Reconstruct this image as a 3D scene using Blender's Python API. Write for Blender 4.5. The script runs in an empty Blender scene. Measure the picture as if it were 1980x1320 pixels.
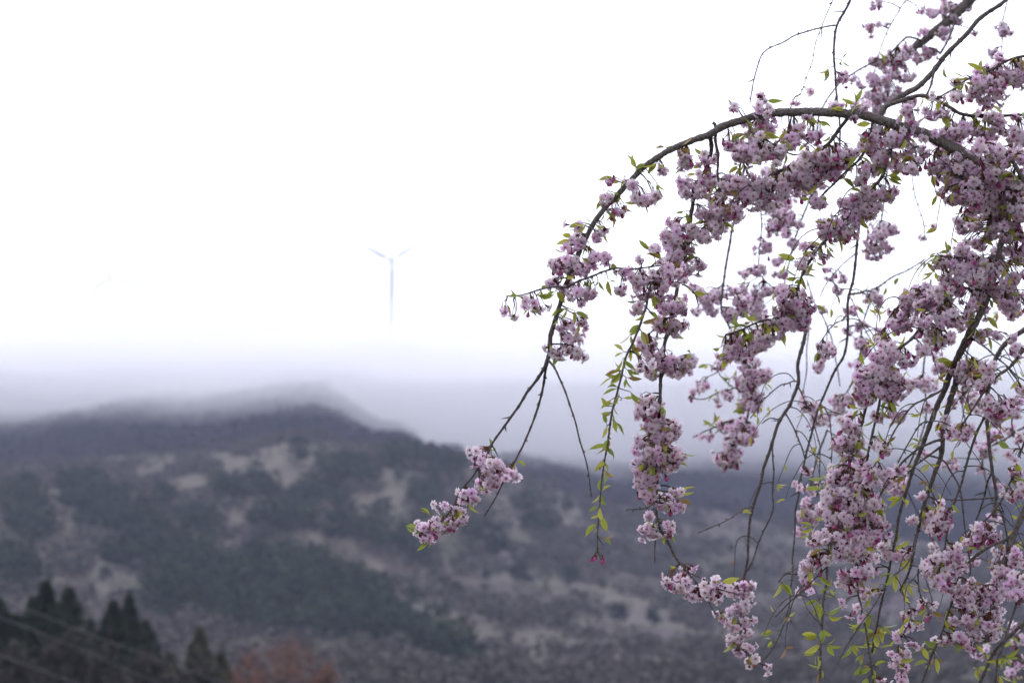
import bpy, math, random
import numpy as np
from mathutils import Vector

# ------------------------------------------------------------------ camera, world, sun, exposure
SC = bpy.context.scene
COL = SC.collection
LENS, SENS = 85.0, 36.0
PITCH = math.radians(9.0)
CZ = 1.6
K = SENS / LENS / 1980.0
cam_d = bpy.data.cameras.new('camera')
cam_d.lens = LENS; cam_d.sensor_width = SENS; cam_d.clip_start = 0.05; cam_d.clip_end = 9000
cam_d.dof.use_dof = True; cam_d.dof.focus_distance = 4.72; cam_d.dof.aperture_fstop = 5.9
cam_d.dof.aperture_blades = 9
cam = bpy.data.objects.new('camera', cam_d); COL.objects.link(cam)
cam.location = (0, 0, CZ); cam.rotation_euler = (math.pi/2 + PITCH, 0, 0)
SC.camera = cam

SUN_EL, SUN_AZ = math.radians(48), math.radians(-25)     # azimuth measured from +Y towards +X
w = bpy.data.worlds.new('World'); SC.world = w; w.use_nodes = True
nt = w.node_tree; nt.nodes.clear()
def N(nt, t, **kw):
    n = nt.nodes.new(t)
    for a, b in kw.items(): setattr(n, a, b)
    return n
L = nt.links.new
out = N(nt, 'ShaderNodeOutputWorld')
sky = N(nt, 'ShaderNodeTexSky', sky_type='NISHITA', sun_disc=False)
sky.sun_elevation = SUN_EL; sky.sun_rotation = SUN_AZ
bg1 = N(nt, 'ShaderNodeBackground'); bg1.inputs['Strength'].default_value = 0.05
L(sky.outputs[0], bg1.inputs['Color'])
tc = N(nt, 'ShaderNodeTexCoord')
sep = N(nt, 'ShaderNodeSeparateXYZ'); L(tc.outputs['Generated'], sep.inputs[0])
nz = N(nt, 'ShaderNodeTexNoise'); nz.inputs['Scale'].default_value = 3.2; nz.inputs['Detail'].default_value = 4
L(tc.outputs['Generated'], nz.inputs['Vector'])
def M(op, a, b=None, c=None):
    n = N(nt, 'ShaderNodeMath', operation=op)
    for i, v in enumerate((a, b, c)):
        if v is None: continue
        if isinstance(v, (int, float)): n.inputs[i].default_value = v
        else: L(v, n.inputs[i])
    return n.outputs[0]
# brightness of the overcast: brighter overhead and towards the sun side (+Y), dimmer behind the camera
mr = N(nt, 'ShaderNodeMapRange'); L(sep.outputs['Y'], mr.inputs[0])
mr.inputs[1].default_value = -1; mr.inputs[2].default_value = 1; mr.inputs[3].default_value = 1.02; mr.inputs[4].default_value = 1.50
up = M('MULTIPLY_ADD', sep.outputs['Z'], 0.30, 0.92)
b = M('MULTIPLY', mr.outputs[0], up)
nmod = M('MULTIPLY_ADD', nz.outputs['Fac'], 0.30, 0.86)
b = M('MULTIPLY', b, nmod)
rgb = N(nt, 'ShaderNodeCombineColor')
L(M('MULTIPLY', b, 0.975), rgb.inputs[0]); L(M('MULTIPLY', b, 0.968), rgb.inputs[1]); L(M('MULTIPLY', b, 1.09), rgb.inputs[2])
bg2 = N(nt, 'ShaderNodeBackground'); bg2.inputs['Strength'].default_value = 0.93
L(rgb.outputs[0], bg2.inputs['Color'])
add = N(nt, 'ShaderNodeAddShader'); L(bg1.outputs[0], add.inputs[0]); L(bg2.outputs[0], add.inputs[1])
L(add.outputs[0], out.inputs['Surface'])

sun_d = bpy.data.lights.new('sun', 'SUN'); sun_d.energy = 0.6; sun_d.angle = math.radians(25); sun_d.color = (1.0, 0.95, 0.92)
sun = bpy.data.objects.new('sun', sun_d); COL.objects.link(sun)
sd = Vector((math.sin(SUN_AZ)*math.cos(SUN_EL), math.cos(SUN_AZ)*math.cos(SUN_EL), math.sin(SUN_EL)))
sun.rotation_euler = sd.to_track_quat('Z', 'Y').to_euler(); sun.location = (0, 0, 30)

vs = SC.view_settings
vs.view_transform = 'Standard'; vs.look = 'None'; vs.exposure = 0.18; vs.gamma = 1.0
cy = SC.cycles
cy.max_bounces = 16; cy.diffuse_bounces = 8; cy.glossy_bounces = 2; cy.transmission_bounces = 8
cy.volume_bounces = 14; cy.transparent_max_bounces = 8
cy.use_denoising = True
cy.volume_step_rate = 1.0

# ------------------------------------------------------------------ helpers
rng = np.random.default_rng(11)
FW = np.array([0, math.cos(PITCH), math.sin(PITCH)])
UP = np.array([0, -math.sin(PITCH), math.cos(PITCH)])
RT = np.array([1.0, 0, 0])
C0 = np.array([0, 0, CZ])
def P(px, py, d):
    return C0 + d*FW + d*K*(px-990)*RT + d*K*(660-py)*UP
def slope(py):
    return math.tan(PITCH + math.atan(K*(660-py)))
def proj(Pw):
    v = Pw - C0
    d = v @ FW
    return 990 + (v @ RT)/d/K, 660 - (v @ UP)/d/K

def tag(o, label=None, cat=None, group=None, kind=None):
    if label: o['label'] = label
    if cat: o['category'] = cat
    if group: o['group'] = group
    if kind: o['kind'] = kind
    return o
def empty(name, loc=(0, 0, 0)):
    o = bpy.data.objects.new(name, None); COL.objects.link(o); o.location = loc
    o.empty_display_size = 0.1
    return o
def mesh_obj(name, V, F, mat, parent=None, col=None, smooth=False, off=(0, 0, 0)):
    """V (n,3), F (m,3) or (m,4) ints"""
    V = np.asarray(V, dtype=np.float32) - np.asarray(off, dtype=np.float32)
    F = np.asarray(F, dtype=np.int32)
    me = bpy.data.meshes.new(name)
    k = F.shape[1]
    me.vertices.add(len(V)); me.vertices.foreach_set('co', V.ravel())
    me.loops.add(F.size); me.loops.foreach_set('vertex_index', F.ravel())
    me.polygons.add(len(F)); me.polygons.foreach_set('loop_start', np.arange(0, F.size, k, dtype=np.int32))
    if smooth: me.polygons.foreach_set('use_smooth', np.ones(len(F), dtype=bool))
    if col is not None:
        a = me.color_attributes.new('Col', 'FLOAT_COLOR', 'POINT')
        c = np.ones((len(V), 4), dtype=np.float32); c[:, :3] = col
        a.data.foreach_set('color', c.ravel())
    me.update(calc_edges=True); me.validate()
    me.materials.append(mat)
    o = bpy.data.objects.new(name, me); COL.objects.link(o)
    if parent: o.parent = parent
    return o

class MB:
    """collects triangles with vertex colours"""
    def __init__(s): s.V = []; s.F = []; s.C = []; s.n = 0
    def add(s, V, F, C):
        V = np.asarray(V, float); F = np.asarray(F, int)
        if F.shape[1] == 4: F = np.vstack([F[:, [0, 1, 2]], F[:, [0, 2, 3]]])
        C = np.asarray(C, float)
        if C.ndim == 1: C = np.tile(C, (len(V), 1))
        s.V.append(V); s.F.append(F + s.n); s.C.append(C); s.n += len(V)
    def build(s, name, mat, parent=None, smooth=False, off=(0, 0, 0)):
        return mesh_obj(name, np.vstack(s.V), np.vstack(s.F), mat, parent, np.vstack(s.C), smooth, off)

def tube(pts, rad, sides=8, caps=True, bump=0.0, seed=0):
    """tube along pts; returns V, F(quads)"""
    pts = np.asarray(pts, float); n = len(pts)
    rad = np.broadcast_to(np.asarray(rad, float), (n,))
    T = np.gradient(pts, axis=0); T /= np.linalg.norm(T, axis=1)[:, None] + 1e-12
    ref = np.array([0.3, 1.0, 0.2]) if abs(T[0] @ np.array([0, 1, 0])) < .9 else np.array([1.0, 0, 0.1])
    V = []; a = np.arange(sides)*2*math.pi/sides
    r = np.random.default_rng(seed)
    for i in range(n):
        A = np.cross(T[i], ref); A /= np.linalg.norm(A)+1e-12; B = np.cross(T[i], A)
        rr = rad[i]*(1 + bump*r.normal(size=sides))
        V.append(pts[i] + rr[:, None]*(np.cos(a)[:, None]*A + np.sin(a)[:, None]*B))
    V = np.vstack(V)
    F = []
    for i in range(n-1):
        for j in range(sides):
            k = (j+1) % sides
            F.append((i*sides+j, i*sides+k, (i+1)*sides+k, (i+1)*sides+j))
    if caps:
        V = np.vstack([V, pts[:1], pts[-1:]])
        c0 = n*sides; c1 = c0+1
        for j in range(sides):
            k = (j+1) % sides
            F.append((c0, k, j, j)); F.append((c1, (n-1)*sides+j, (n-1)*sides+k, (n-1)*sides+k))
    F = np.array(F)
    tri = np.vstack([F[:, [0, 1, 2]], F[:, [0, 2, 3]]])
    tri = tri[(tri[:, 0] != tri[:, 1]) & (tri[:, 1] != tri[:, 2]) & (tri[:, 0] != tri[:, 2])]
    return V, tri

def material(name, base=None, rough=0.6, attr=None, trans=0.0, bump=None, noise=None, spec=0.3):
    m = bpy.data.materials.new(name); m.use_nodes = True
    t = m.node_tree; bs = t.nodes['Principled BSDF']; o = t.nodes['Material Output']
    bs.inputs['Roughness'].default_value = rough
    bs.inputs['Specular IOR Level'].default_value = spec
    src = None
    if attr:
        a = N(t, 'ShaderNodeAttribute', attribute_name='Col'); src = a.outputs['Color']
    else:
        c = N(t, 'ShaderNodeRGB'); c.outputs[0].default_value = (*base, 1); src = c.outputs[0]
    if noise:
        sc, lo, hi = noise
        tcn = N(t, 'ShaderNodeTexCoord')
        nn = N(t, 'ShaderNodeTexNoise'); nn.inputs['Scale'].default_value = sc; nn.inputs['Detail'].default_value = 6
        t.links.new(tcn.outputs['Object'], nn.inputs['Vector'])
        r = N(t, 'ShaderNodeMapRange'); r.inputs[1].default_value = .3; r.inputs[2].default_value = .7
        r.inputs[3].default_value = lo; r.inputs[4].default_value = hi
        t.links.new(nn.outputs['Fac'], r.inputs[0])
        v = N(t, 'ShaderNodeVectorMath', operation='SCALE')
        t.links.new(src, v.inputs[0]); t.links.new(r.outputs[0], v.inputs['Scale']); src = v.outputs[0]
        if bump:
            bp = N(t, 'ShaderNodeBump'); bp.inputs['Strength'].default_value = bump; bp.inputs['Distance'].default_value = 0.002
            t.links.new(nn.outputs['Fac'], bp.inputs['Height']); t.links.new(bp.outputs[0], bs.inputs['Normal'])
    t.links.new(src, bs.inputs['Base Color'])
    if trans:
        tr = N(t, 'ShaderNodeBsdfTranslucent'); t.links.new(src, tr.inputs['Color'])
        mx = N(t, 'ShaderNodeMixShader'); mx.inputs[0].default_value = trans
        t.links.new(bs.outputs[0], mx.inputs[1]); t.links.new(tr.outputs[0], mx.inputs[2])
        t.links.new(mx.outputs[0], o.inputs['Surface'])
    return m

M_BARK = material('cherry_bark', attr=True, rough=0.85, noise=(230, 0.45, 1.7), bump=1.0)
M_PETAL = material('petal', attr=True, rough=0.55, trans=0.60, spec=0.2)
M_LEAF = material('young_leaf', attr=True, rough=0.45, trans=0.40, spec=0.4)
M_FOREST = material('forest_foliage', attr=True, rough=0.9, trans=0.12, spec=0.1)
M_TRUNK = material('tree_bark', base=(0.07, 0.055, 0.05), rough=0.9, noise=(3, .6, 1.4))
M_CABLE = material('cable', base=(0.09, 0.09, 0.095), rough=0.4)
M_TURB = material('turbine_paint', base=(0.10, 0.10, 0.11), rough=0.5)

# ------------------------------------------------------------------ terrain
#      columns in photo pixels, rows = distance; entry = photo row the ground reaches there
TD = [350, 500, 650, 800, 950, 1050, 1150, 1300, 1450, 1600, 1750, 1950, 2250, 2800, 3600]
TP = [-600, 0, 300, 600, 760, 860, 1000, 1300, 1700, 2100, 2800]
TY = [
 [1420, 1340, 1240, 1120, 1010,  950,  960,  920,  880,  840,  800,  770,  740,  800,  900],
 [1420, 1335, 1235, 1120, 1005,  940,  950,  905,  860,  822,  790,  765,  735,  800,  900],
 [1420, 1340, 1250, 1140, 1030,  968,  935,  885,  830,  782,  765,  755,  720,  800,  900],
 [1421, 1350, 1260, 1150, 1015,  935,  872,  862,  800,  745,  742,  742,  700,  780,  900],
 [1421, 1355, 1265, 1160, 1030,  945,  882,  872,  830,  790,  775,  745,  676,  780,  900],
 [1422, 1358, 1270, 1175, 1055,  965,  895,  905,  890,  862,  835,  790,  690,  780,  900],
 [1422, 1360, 1280, 1195, 1090, 1030,  980,  945,  925,  905,  885,  850,  740,  780,  900],
 [1422, 1365, 1290, 1215, 1130, 1085, 1050, 1005,  975,  945,  920,  885,  790,  780,  900],
 [1422, 1370, 1300, 1235, 1170, 1130, 1100, 1060, 1025,  990,  960,  920,  830,  780,  900],
 [1422, 1372, 1310, 1250, 1190, 1150, 1120, 1080, 1045, 1010,  980,  940,  850,  780,  900],
 [1422, 1372, 1310, 1250, 1190, 1150, 1120, 1080, 1045, 1010,  980,  940,  850,  780,  900]]
TY = np.array(TY, float); TY[:8, 8:12] += 24; TY[3, 9:12] += 4; TY[:3, 8:13] += np.array([[22], [18], [6]]); TY[4, 8:12] = (880, 850, 856, 830); TY[5, 8:12] = (918, 920, 912, 890); TY[6, 9:12] = (915, 905, 885); TY[8:, 9:12] += 14; TPa = np.array(TP, float); TDa = np.array(TD, float)
TS = np.tan(PITCH + np.arctan(K*(660-TY)))
TZ = TS*TDa[None, :] + CZ
TZ = np.hstack([np.zeros((len(TP), 1)), TZ]); TDa = np.concatenate([[200.0], TDa])
TZ[:, 1] = 0.3
def vnoise(x, y, seed=0):
    xi = np.floor(x).astype(np.int64); yi = np.floor(y).astype(np.int64)
    fx = x-xi; fy = y-yi; fx = fx*fx*(3-2*fx); fy = fy*fy*(3-2*fy)
    def h(a, b):
        v = np.sin(a*127.1 + b*311.7 + seed*74.7)*43758.5453
        return v-np.floor(v)
    return (h(xi, yi)*(1-fx) + h(xi+1, yi)*fx)*(1-fy) + (h(xi, yi+1)*(1-fx) + h(xi+1, yi+1)*fx)*fy
def fbm(x, y, seed=0, o=4):
    s = 0; a = .5; t = 0
    for i in range(o):
        s = s + a*vnoise(x*2**i, y*2**i, seed+i); t += a; a *= .5
    return s/t
def catm(p0, p1, p2, p3, t):
    return 0.5*((2*p1) + (-p0+p2)*t + (2*p0-5*p1+4*p2-p3)*t*t + (-p0+3*p1-3*p2+p3)*t**3)
def ground(X, Y):
    X = np.asarray(X, float); Y = np.asarray(Y, float)
    Yc = np.clip(Y, 200, 3599)
    px = np.clip(990 + X/(K*np.maximum(Yc, 200)), TPa[0], TPa[-1]-1)
    i = np.clip(np.searchsorted(TPa, px, side='right')-1, 0, len(TPa)-2)
    j = np.clip(np.searchsorted(TDa, Yc, side='right')-1, 0, len(TDa)-2)
    u = (px-TPa[i])/(TPa[i+1]-TPa[i]); v = (Yc-TDa[j])/(TDa[j+1]-TDa[j])
    us = u*u*(3-2*u)
    jm = np.maximum(j-1, 0); jp = np.minimum(j+2, len(TDa)-1)
    def row(ii): return catm(TZ[ii, jm], TZ[ii, j], TZ[ii, j+1], TZ[ii, jp], v)
    z = row(i)*(1-us) + row(i+1)*us
    amp = np.clip((Y-350)/500, 0, 1)
    z = z + amp*((fbm(X/110, Y/110, 3)-.5)*16 + (fbm(X/35, Y/35, 9, 3)-.5)*8)
    z = z + (fbm(X/12, Y/12, 5, 3)-.5)*0.25*np.clip(Y/20, 0.2, 1)
    return z

gx = np.arange(-2500, 2501, 12.5); gy = np.concatenate([np.arange(-400, 340, 20.0), np.arange(340, 2400, 10.0), np.arange(2400, 3701, 50.0)])
GX, GY = np.meshgrid(gx, gy)
GZ = ground(GX, GY)
V = np.stack([GX.ravel(), GY.ravel(), GZ.ravel()], 1)
nx, ny = len(gx), len(gy)
ii = np.arange(nx*ny).reshape(ny, nx)
F = np.stack([ii[:-1, :-1].ravel(), ii[:-1, 1:].ravel(), ii[1:, 1:].ravel(), ii[1:, :-1].ravel()], 1)

# evergreen clumps and pale grass clearings on the slopes (photo x, y, rx, ry)
EVER = """50 970 55 38;60 1005 42 30;165 950 50 28;190 980 50 35;235 985 45 38;260 1010 50 30;310 965 28 12;465 940 55 20;490 925 30 16;
530 942 15 13;665 905 48 26;700 912 30 18;600 955 38 12;640 967 40 12;540 995 62 26;590 1005 40 22;375 1000 42 18;400 1020 24 16;290 1030 58 18;
700 1020 56 16;765 1045 56 15;812 1065 30 9;725 985 22 8;820 955 25 20;775 885 46 9;850 905 46 20;350 1075 105 36;450 1110 125 48;
550 1110 105 58;500 1160 118 46;650 1160 108 48;725 1190 88 32;320 1150 50 45;30 1095 35 42;800 1215 58 17;870 1250 38 15;850 1180 24 10;
893 1255 38 15;1054 1012 40 9;916 1031 28 12;958 1054 22 11;1021 969 28 9;600 1210 90 14;90 1120 20 12;1080 985 20 9;250 1060 60 14"""
EVER = [tuple(map(float, e.split())) for e in EVER.replace('\n', '').split(';')]
GRASS = """500 893 58 14;560 905 60 10;640 950 42 7;700 960 50 9;470 985 34 10;440 1005 24 10;780 950 46 16;740 905 32 14;560 925 50 10;450 880 40 9;
640 1035 70 9;760 1090 80 12;690 850 80 7;560 860 70 7;330 945 50 8;150 1065 40 8;1100 1010 50 8;1000 1020 35 9;950 1120 40 12;1190 1150 45 12;1250 1160 30 10;400 930 60 10"""
GRASS = [tuple(map(float, e.split())) for e in GRASS.replace('\n', '').split(';')]
def inell(px, py, Ls, grow=0):
    m = np.full(px.shape, 9.0)
    for (cx, cy_, rx, ry) in Ls:
        m = np.minimum(m, ((px-cx)/(rx+grow))**2 + ((py-cy_)/(ry+grow*.6))**2)
    return m
gpx, gpy = proj(V + np.array([0, 0, 0.0]))
gm = np.where(V[:, 1] > 300, inell(gpx, gpy, GRASS, 6), 9.0)
n1 = fbm(V[:, 0]/45, V[:, 1]/45, 21); n2 = fbm(V[:, 0]/14, V[:, 1]/14, 31)
brown = np.array([.080, .065, .067]); tan = np.array([.122, .105, .085]); olive = np.array([.085, .092, .058]); mauve = np.array([.096, .076, .086])
side = np.clip((V[:, 0]+60)/220, 0, 1)[:, None]
warm = np.array([.086, .074, .052])[None]*(1-n1[:, None]) + np.array([.094, .080, .076])[None]*n1[:, None]
gc = (brown[None]*(1-n1[:, None]) + mauve[None]*n1[:, None])*side + warm*(1-side)
gc = gc*(1-.6*np.clip((n2-.45)*4, 0, 1)[:, None]) + olive[None]*(.6*np.clip((n2-.45)*4, 0, 1)[:, None])
a = np.clip((1.35-gm)*.8, 0, .85)[:, None]*(.3+.7*n2[:, None])
gc = gc*(1-a) + tan[None]*a
near = np.clip((330-V[:, 1])/80, 0, 1)[:, None]
gc = gc*(1-near) + np.array([.06, .065, .04])[None]*near
M_GROUND = material('ground_cover', attr=True, rough=0.95, noise=(0.25, 0.75, 1.25), spec=0.1)
g = mesh_obj('ground', V, F, M_GROUND, col=gc, smooth=True)
tag(g, kind='structure')

# ------------------------------------------------------------------ forests (leaf-clump crowns)
def quad_cloud(centers, size, r, flat=0.5):
    """one small randomly turned quad at every centre; returns V,F"""
    n = len(centers)
    nrm = r.normal(size=(n, 3)); nrm[:, 2] = np.abs(nrm[:, 2])+flat; nrm /= np.linalg.norm(nrm, axis=1)[:, None]
    t = np.cross(nrm, r.normal(size=(n, 3))); t /= np.linalg.norm(t, axis=1)[:, None]
    bt = np.cross(nrm, t)
    s = np.broadcast_to(size, (n,))[:, None]*r.uniform(.6, 1.3, (n, 1)); s2 = s*r.uniform(.5, 1.0, (n, 1))
    Vq = np.stack([centers - t*s - bt*s2*.3, centers + t*s*.2 - bt*s2, centers + t*s + bt*s2*.2, centers - t*s*.1 + bt*s2], 1).reshape(-1, 3)
    Fq = np.arange(4*n).reshape(n, 4)
    return Vq, Fq
def crowns(X, Y, Z, H, R, nq, col, r, conic=0.0, trunk=True):
    """vectorised leaf-clump crowns for many trees -> V,F,C"""
    n = len(X)
    u = r.uniform(0, 1, (n, nq)); ang = r.uniform(0, 2*math.pi, (n, nq))
    prof = np.sqrt(np.clip(1-((u-.42)/.62)**2, 0.02, 1))*(1-conic) + (1.05-u)*conic
    rr = prof*r.uniform(.35, 1, (n, nq))**.5*R[:, None]*(1+.25*np.sin(ang*3+r.uniform(0, 6, (n, 1))))
    c = np.stack([X[:, None]+np.cos(ang)*rr, Y[:, None]+np.sin(ang)*rr, Z[:, None]+H[:, None]*(.12+.88*u)], 2).reshape(-1, 3)
    size = np.repeat(R*0.27, nq)
    Vq, Fq = quad_cloud(c, size, r)
    cc = np.repeat(col, nq, axis=0)*r.uniform(.88, 1.12, (n*nq, 1))
    return Vq, Fq, np.repeat(cc, 4, axis=0)

def scatter(n, y0, y1, r):
    Y = r.uniform(y0, y1, n); px = r.uniform(-800, 2780, n)
    X = (px-990)*K*Y
    return X, Y
r = np.random.default_rng(5)
X, Y = scatter(235000, 520, 2250, r)
keep = r.uniform(0, 1, len(X)) < (Y/2250)          # even density over the ground
X, Y = X[keep], Y[keep]
Z = ground(X, Y)
px, py = proj(np.stack([X, Y, Z+3.5], 1))
jit = (fbm(X/18, Y/18, 41)-.5)*.9
e = inell(px, py, EVER) + jit
gmask = inell(px, py, GRASS) + jit*.6
ISO = [(575, 877, 30), (770, 925, 15), (1011, 1112, 26), (1100, 1120, 25), (1195, 1192, 24), (1264, 1197, 22), (939, 1115, 11), (1165, 1131, 12),
       (800, 1152, 17), (200, 1112, 15), (1287, 1170, 9), (1415, 1062, 9), (860, 1182, 13), (1098, 981, 18)]
iso = np.full(X.shape, 99.0)
for (cx, cy_, rr_) in ISO: iso = np.minimum(iso, np.hypot((px-cx)/(rr_+14), (py-cy_)/(rr_+8)))
isE = (e < .86) & (Y < 1420) & (iso > 1)
farA = (Y > 1330)
nA = fbm(X/60, Y/60, 77)
selB = r.uniform(0, 1, len(X)) < np.where(farA, .62, .5)
bare = selB & (~isE) & (iso > 1) & ((gmask > 1.15) | farA) & ((r.uniform(0, 1, len(X)) < np.clip((nA-.38)*5, .12, .62)) | farA)
# evergreens, thinned to a natural spacing
selE = isE & (r.uniform(0, 1, len(X)) < .42)
def forest(name, mask, Hr, Rr, nq, cols, seed, conic=0.0):
    rr = np.random.default_rng(seed)
    x, y, z = X[mask], Y[mask], Z[mask]; n = len(x)
    H = rr.uniform(*Hr, n); R = rr.uniform(*Rr, n)
    ca, cb = map(np.array, cols); t = rr.uniform(0, 1, (n, 1))
    col = ca*(1-t) + cb*t
    Vq, Fq, Cq = crowns(x, y, z, H, R, nq, col, rr, conic)
    o = mesh_obj(name, Vq, Fq, M_FOREST, col=Cq)
    tag(o, kind='stuff'); print(name, n, 'trees')
    return o
tag(forest('evergreen_wood', selE, (5, 11), (2.6, 5.2), 52, [(.008, .019, .010), (.034, .048, .022)], 1), 'dark green evergreen woods in clumps over the misty hillside', 'wood')
tag(forest('bare_wood', bare & ~farA, (2.5, 6.5), (2.4, 4.8), 26, [(.082, .068, .066), (.062, .059, .050)], 2), 'leafless mauve brown woodland between the evergreen clumps', 'wood')
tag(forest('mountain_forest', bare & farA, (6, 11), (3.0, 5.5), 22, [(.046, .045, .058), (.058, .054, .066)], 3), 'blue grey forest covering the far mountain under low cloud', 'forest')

def ray_ground(px, py, y0=400, y1=2300):
    ys = np.arange(y0, y1, 4.0); s = slope(py)
    d = ys/(math.cos(PITCH) - K*(660-py)*math.sin(PITCH))
    xs = (px-990)*K*d; zs = CZ + s*ys
    h = ground(xs, ys) - zs
    i = np.argmax(h > 0)
    return xs[i], ys[i], float(ground(xs[i:i+1], ys[i:i+1])[0])

def leafy_tree(name, x, y, z, H, R, nq, ca, cb, seed, label, cat, group=None, conic=0.0, trunk_h=.45, qs=0.3, bias=None):
    rr = np.random.default_rng(seed)
    root = empty(name, (x, y, z)); tag(root, label, cat, group)
    # trunk with limbs
    mb = MB()
    pts = [(0, 0, -.3), (rr.normal()*.03*R, 0, H*.25), (rr.normal()*.06*R, rr.normal()*.05*R, H*trunk_h), (rr.normal()*.05*R, 0, H*.8)]
    Vt, Ft = tube(smooth_line(pts, 10), np.linspace(H*.028, H*.006, 31), 8); mb.add(Vt, Ft, (1, 1, 1))
    ends = []
    for k in range(7):
        a = rr.uniform(0, 6.28); h0 = H*rr.uniform(.25, .65); l = R*rr.uniform(.5, .85)
        e = np.array([math.cos(a)*l, math.sin(a)*l, h0+H*rr.uniform(.1, .25)]); ends.append(e)
        Vt, Ft = tube(smooth_line([(0, 0, h0), e*.5+np.array([0, 0, h0*.45]), e], 4), np.linspace(H*.012, H*.003, 9), 6); mb.add(Vt, Ft, (1, 1, 1))
    mb.build('trunk', M_TRUNK, root)
    u = rr.uniform(0, 1, nq); ang = rr.uniform(0, 6.283, nq)
    if conic > 0:
        tier = .72 + .28*(((u*11) % 1))
        prof = ((1.02-u)**.85*tier)*conic + np.sqrt(np.clip(1-((u-.42)/.62)**2, .02, 1))*(1-conic)
        rad = prof*R*rr.uniform(.15, 1, nq)**.6*(1+.22*np.sin(ang*4+u*17))
        c = np.stack([np.cos(ang)*rad, np.sin(ang)*rad, H*(.08+.92*u)-rad*.22], 1)
    else:
        nb = 26
        bu = rr.uniform(.12, 1, nb); ba = rr.uniform(0, 6.283, nb)
        bp = np.sqrt(np.clip(1-((bu-.45)/.6)**2, .02, 1))*R*.72*rr.uniform(.3, 1, nb)
        bc = np.stack([np.cos(ba)*bp, np.sin(ba)*bp, H*(.15+.78*bu)], 1)
        k = rr.integers(0, nb, nq)
        c = bc[k] + rr.normal(size=(nq, 3))*np.array([R*.17, R*.17, H*.075])
    Vq, Fq = quad_cloud(c, qs, rr)
    # paler and darker clumps: tone waves across the crown, mixed with random variation
    tt = np.clip(rr.uniform(0, 1, nq)*.5 + .5*(np.sin(c[:, 0]/R*7+seed)*np.sin(c[:, 2]/H*19+seed*2)*.5+.5), 0, 1)[:, None]
    cc = np.array(ca)*(1-tt) + np.array(cb)*tt
    mesh_obj('crown', Vq, Fq, M_FOREST, root, np.repeat(cc, 4, axis=0))
    return root

def smooth_line(pts, per=6):
    pts = np.asarray(pts, float); n = len(pts)
    if n < 3:
        t = np.linspace(0, 1, per*2+1)[:, None]; return pts[0]*(1-t) + pts[-1]*t
    o = []
    for i in range(n-1):
        p0 = pts[max(i-1, 0)]; p3 = pts[min(i+2, n-1)]
        for t in np.arange(per)/per: o.append(catm(p0, pts[i], pts[i+1], p3, t))
    o.append(pts[-1]); return np.array(o)

ISO_LAB = ['round dark evergreen alone in the pale grass just under the far mountain', 'small dark tree right of the pale hilltop clearing',
 'dark evergreen on the brown slope, left one of a pair', 'round dark evergreen on the brown slope, right one of a pair',
 'dark tree low on the mauve slope behind the blossom, left of two', 'dark low tree on the mauve slope, right of two below the hanging strand',
 'little dark tree just left of the pale blooming tree', 'small dark bush right of the pair of round evergreens',
 'single dark tree at the right edge of the big evergreen wood', 'narrow dark tree above the near cedars at left',
 'tiny dark tree upslope of the two low trees', 'tiny dark tree far to the right on the blue slope', 'low dark tree below the right end of the evergreen wood',
 'dark evergreen high on the right shoulder of the hill']
for k, (cx, cy_, rr_) in enumerate(ISO):
    x, y, z = ray_ground(cx, cy_+rr_*.8)
    s = y*K
    leafy_tree('evergreen_tree', x, y, z, rr_*1.9*s, rr_*1.1*s, 420, (.010, .022, .022), (.034, .050, .038), 100+k, ISO_LAB[k], 'tree', 'lone evergreens on the hillside', qs=rr_*.14*s)
x, y, z = ray_ground(975, 1105)
leafy_tree('blooming_tree', x, y, z, 7.5, 3.2, 300, (.36, .31, .33), (.24, .2, .22), 140, 'small pale blooming tree on the brown hillside', 'tree', qs=.55)

# low yellow-green shrubs at the foot of the slope
for k, (cx, cy_, wr) in enumerate([(598, 1252, 20), (700, 1243, 24), (690, 1262, 20), (770, 1250, 26), (815, 1236, 20), (780, 1292, 22), (720, 1275, 16)]):
    x, y, z = ray_ground(cx, cy_+wr*.6, 380)
    s = y*K
    leafy_tree('hillside_shrub', x, y, z, wr*1.5*s, wr*1.2*s, 420, (.085, .090, .070), (.14, .135, .105), 160+k,
               ['olive shrub right behind the red budding tree', 'pale olive shrub at the foot of the evergreen wood', 'low olive shrub just below the pale shrub', 'broad olive shrub near the middle of the hill foot',
                'olive shrub highest at the hill foot, farthest right', 'dark small shrub near the lower edge right of the red tree', 'little olive shrub between the red tree and the broad shrub'][k],
               'shrub', 'shrubs at the foot of the slope', qs=wr*.12*s)

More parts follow.
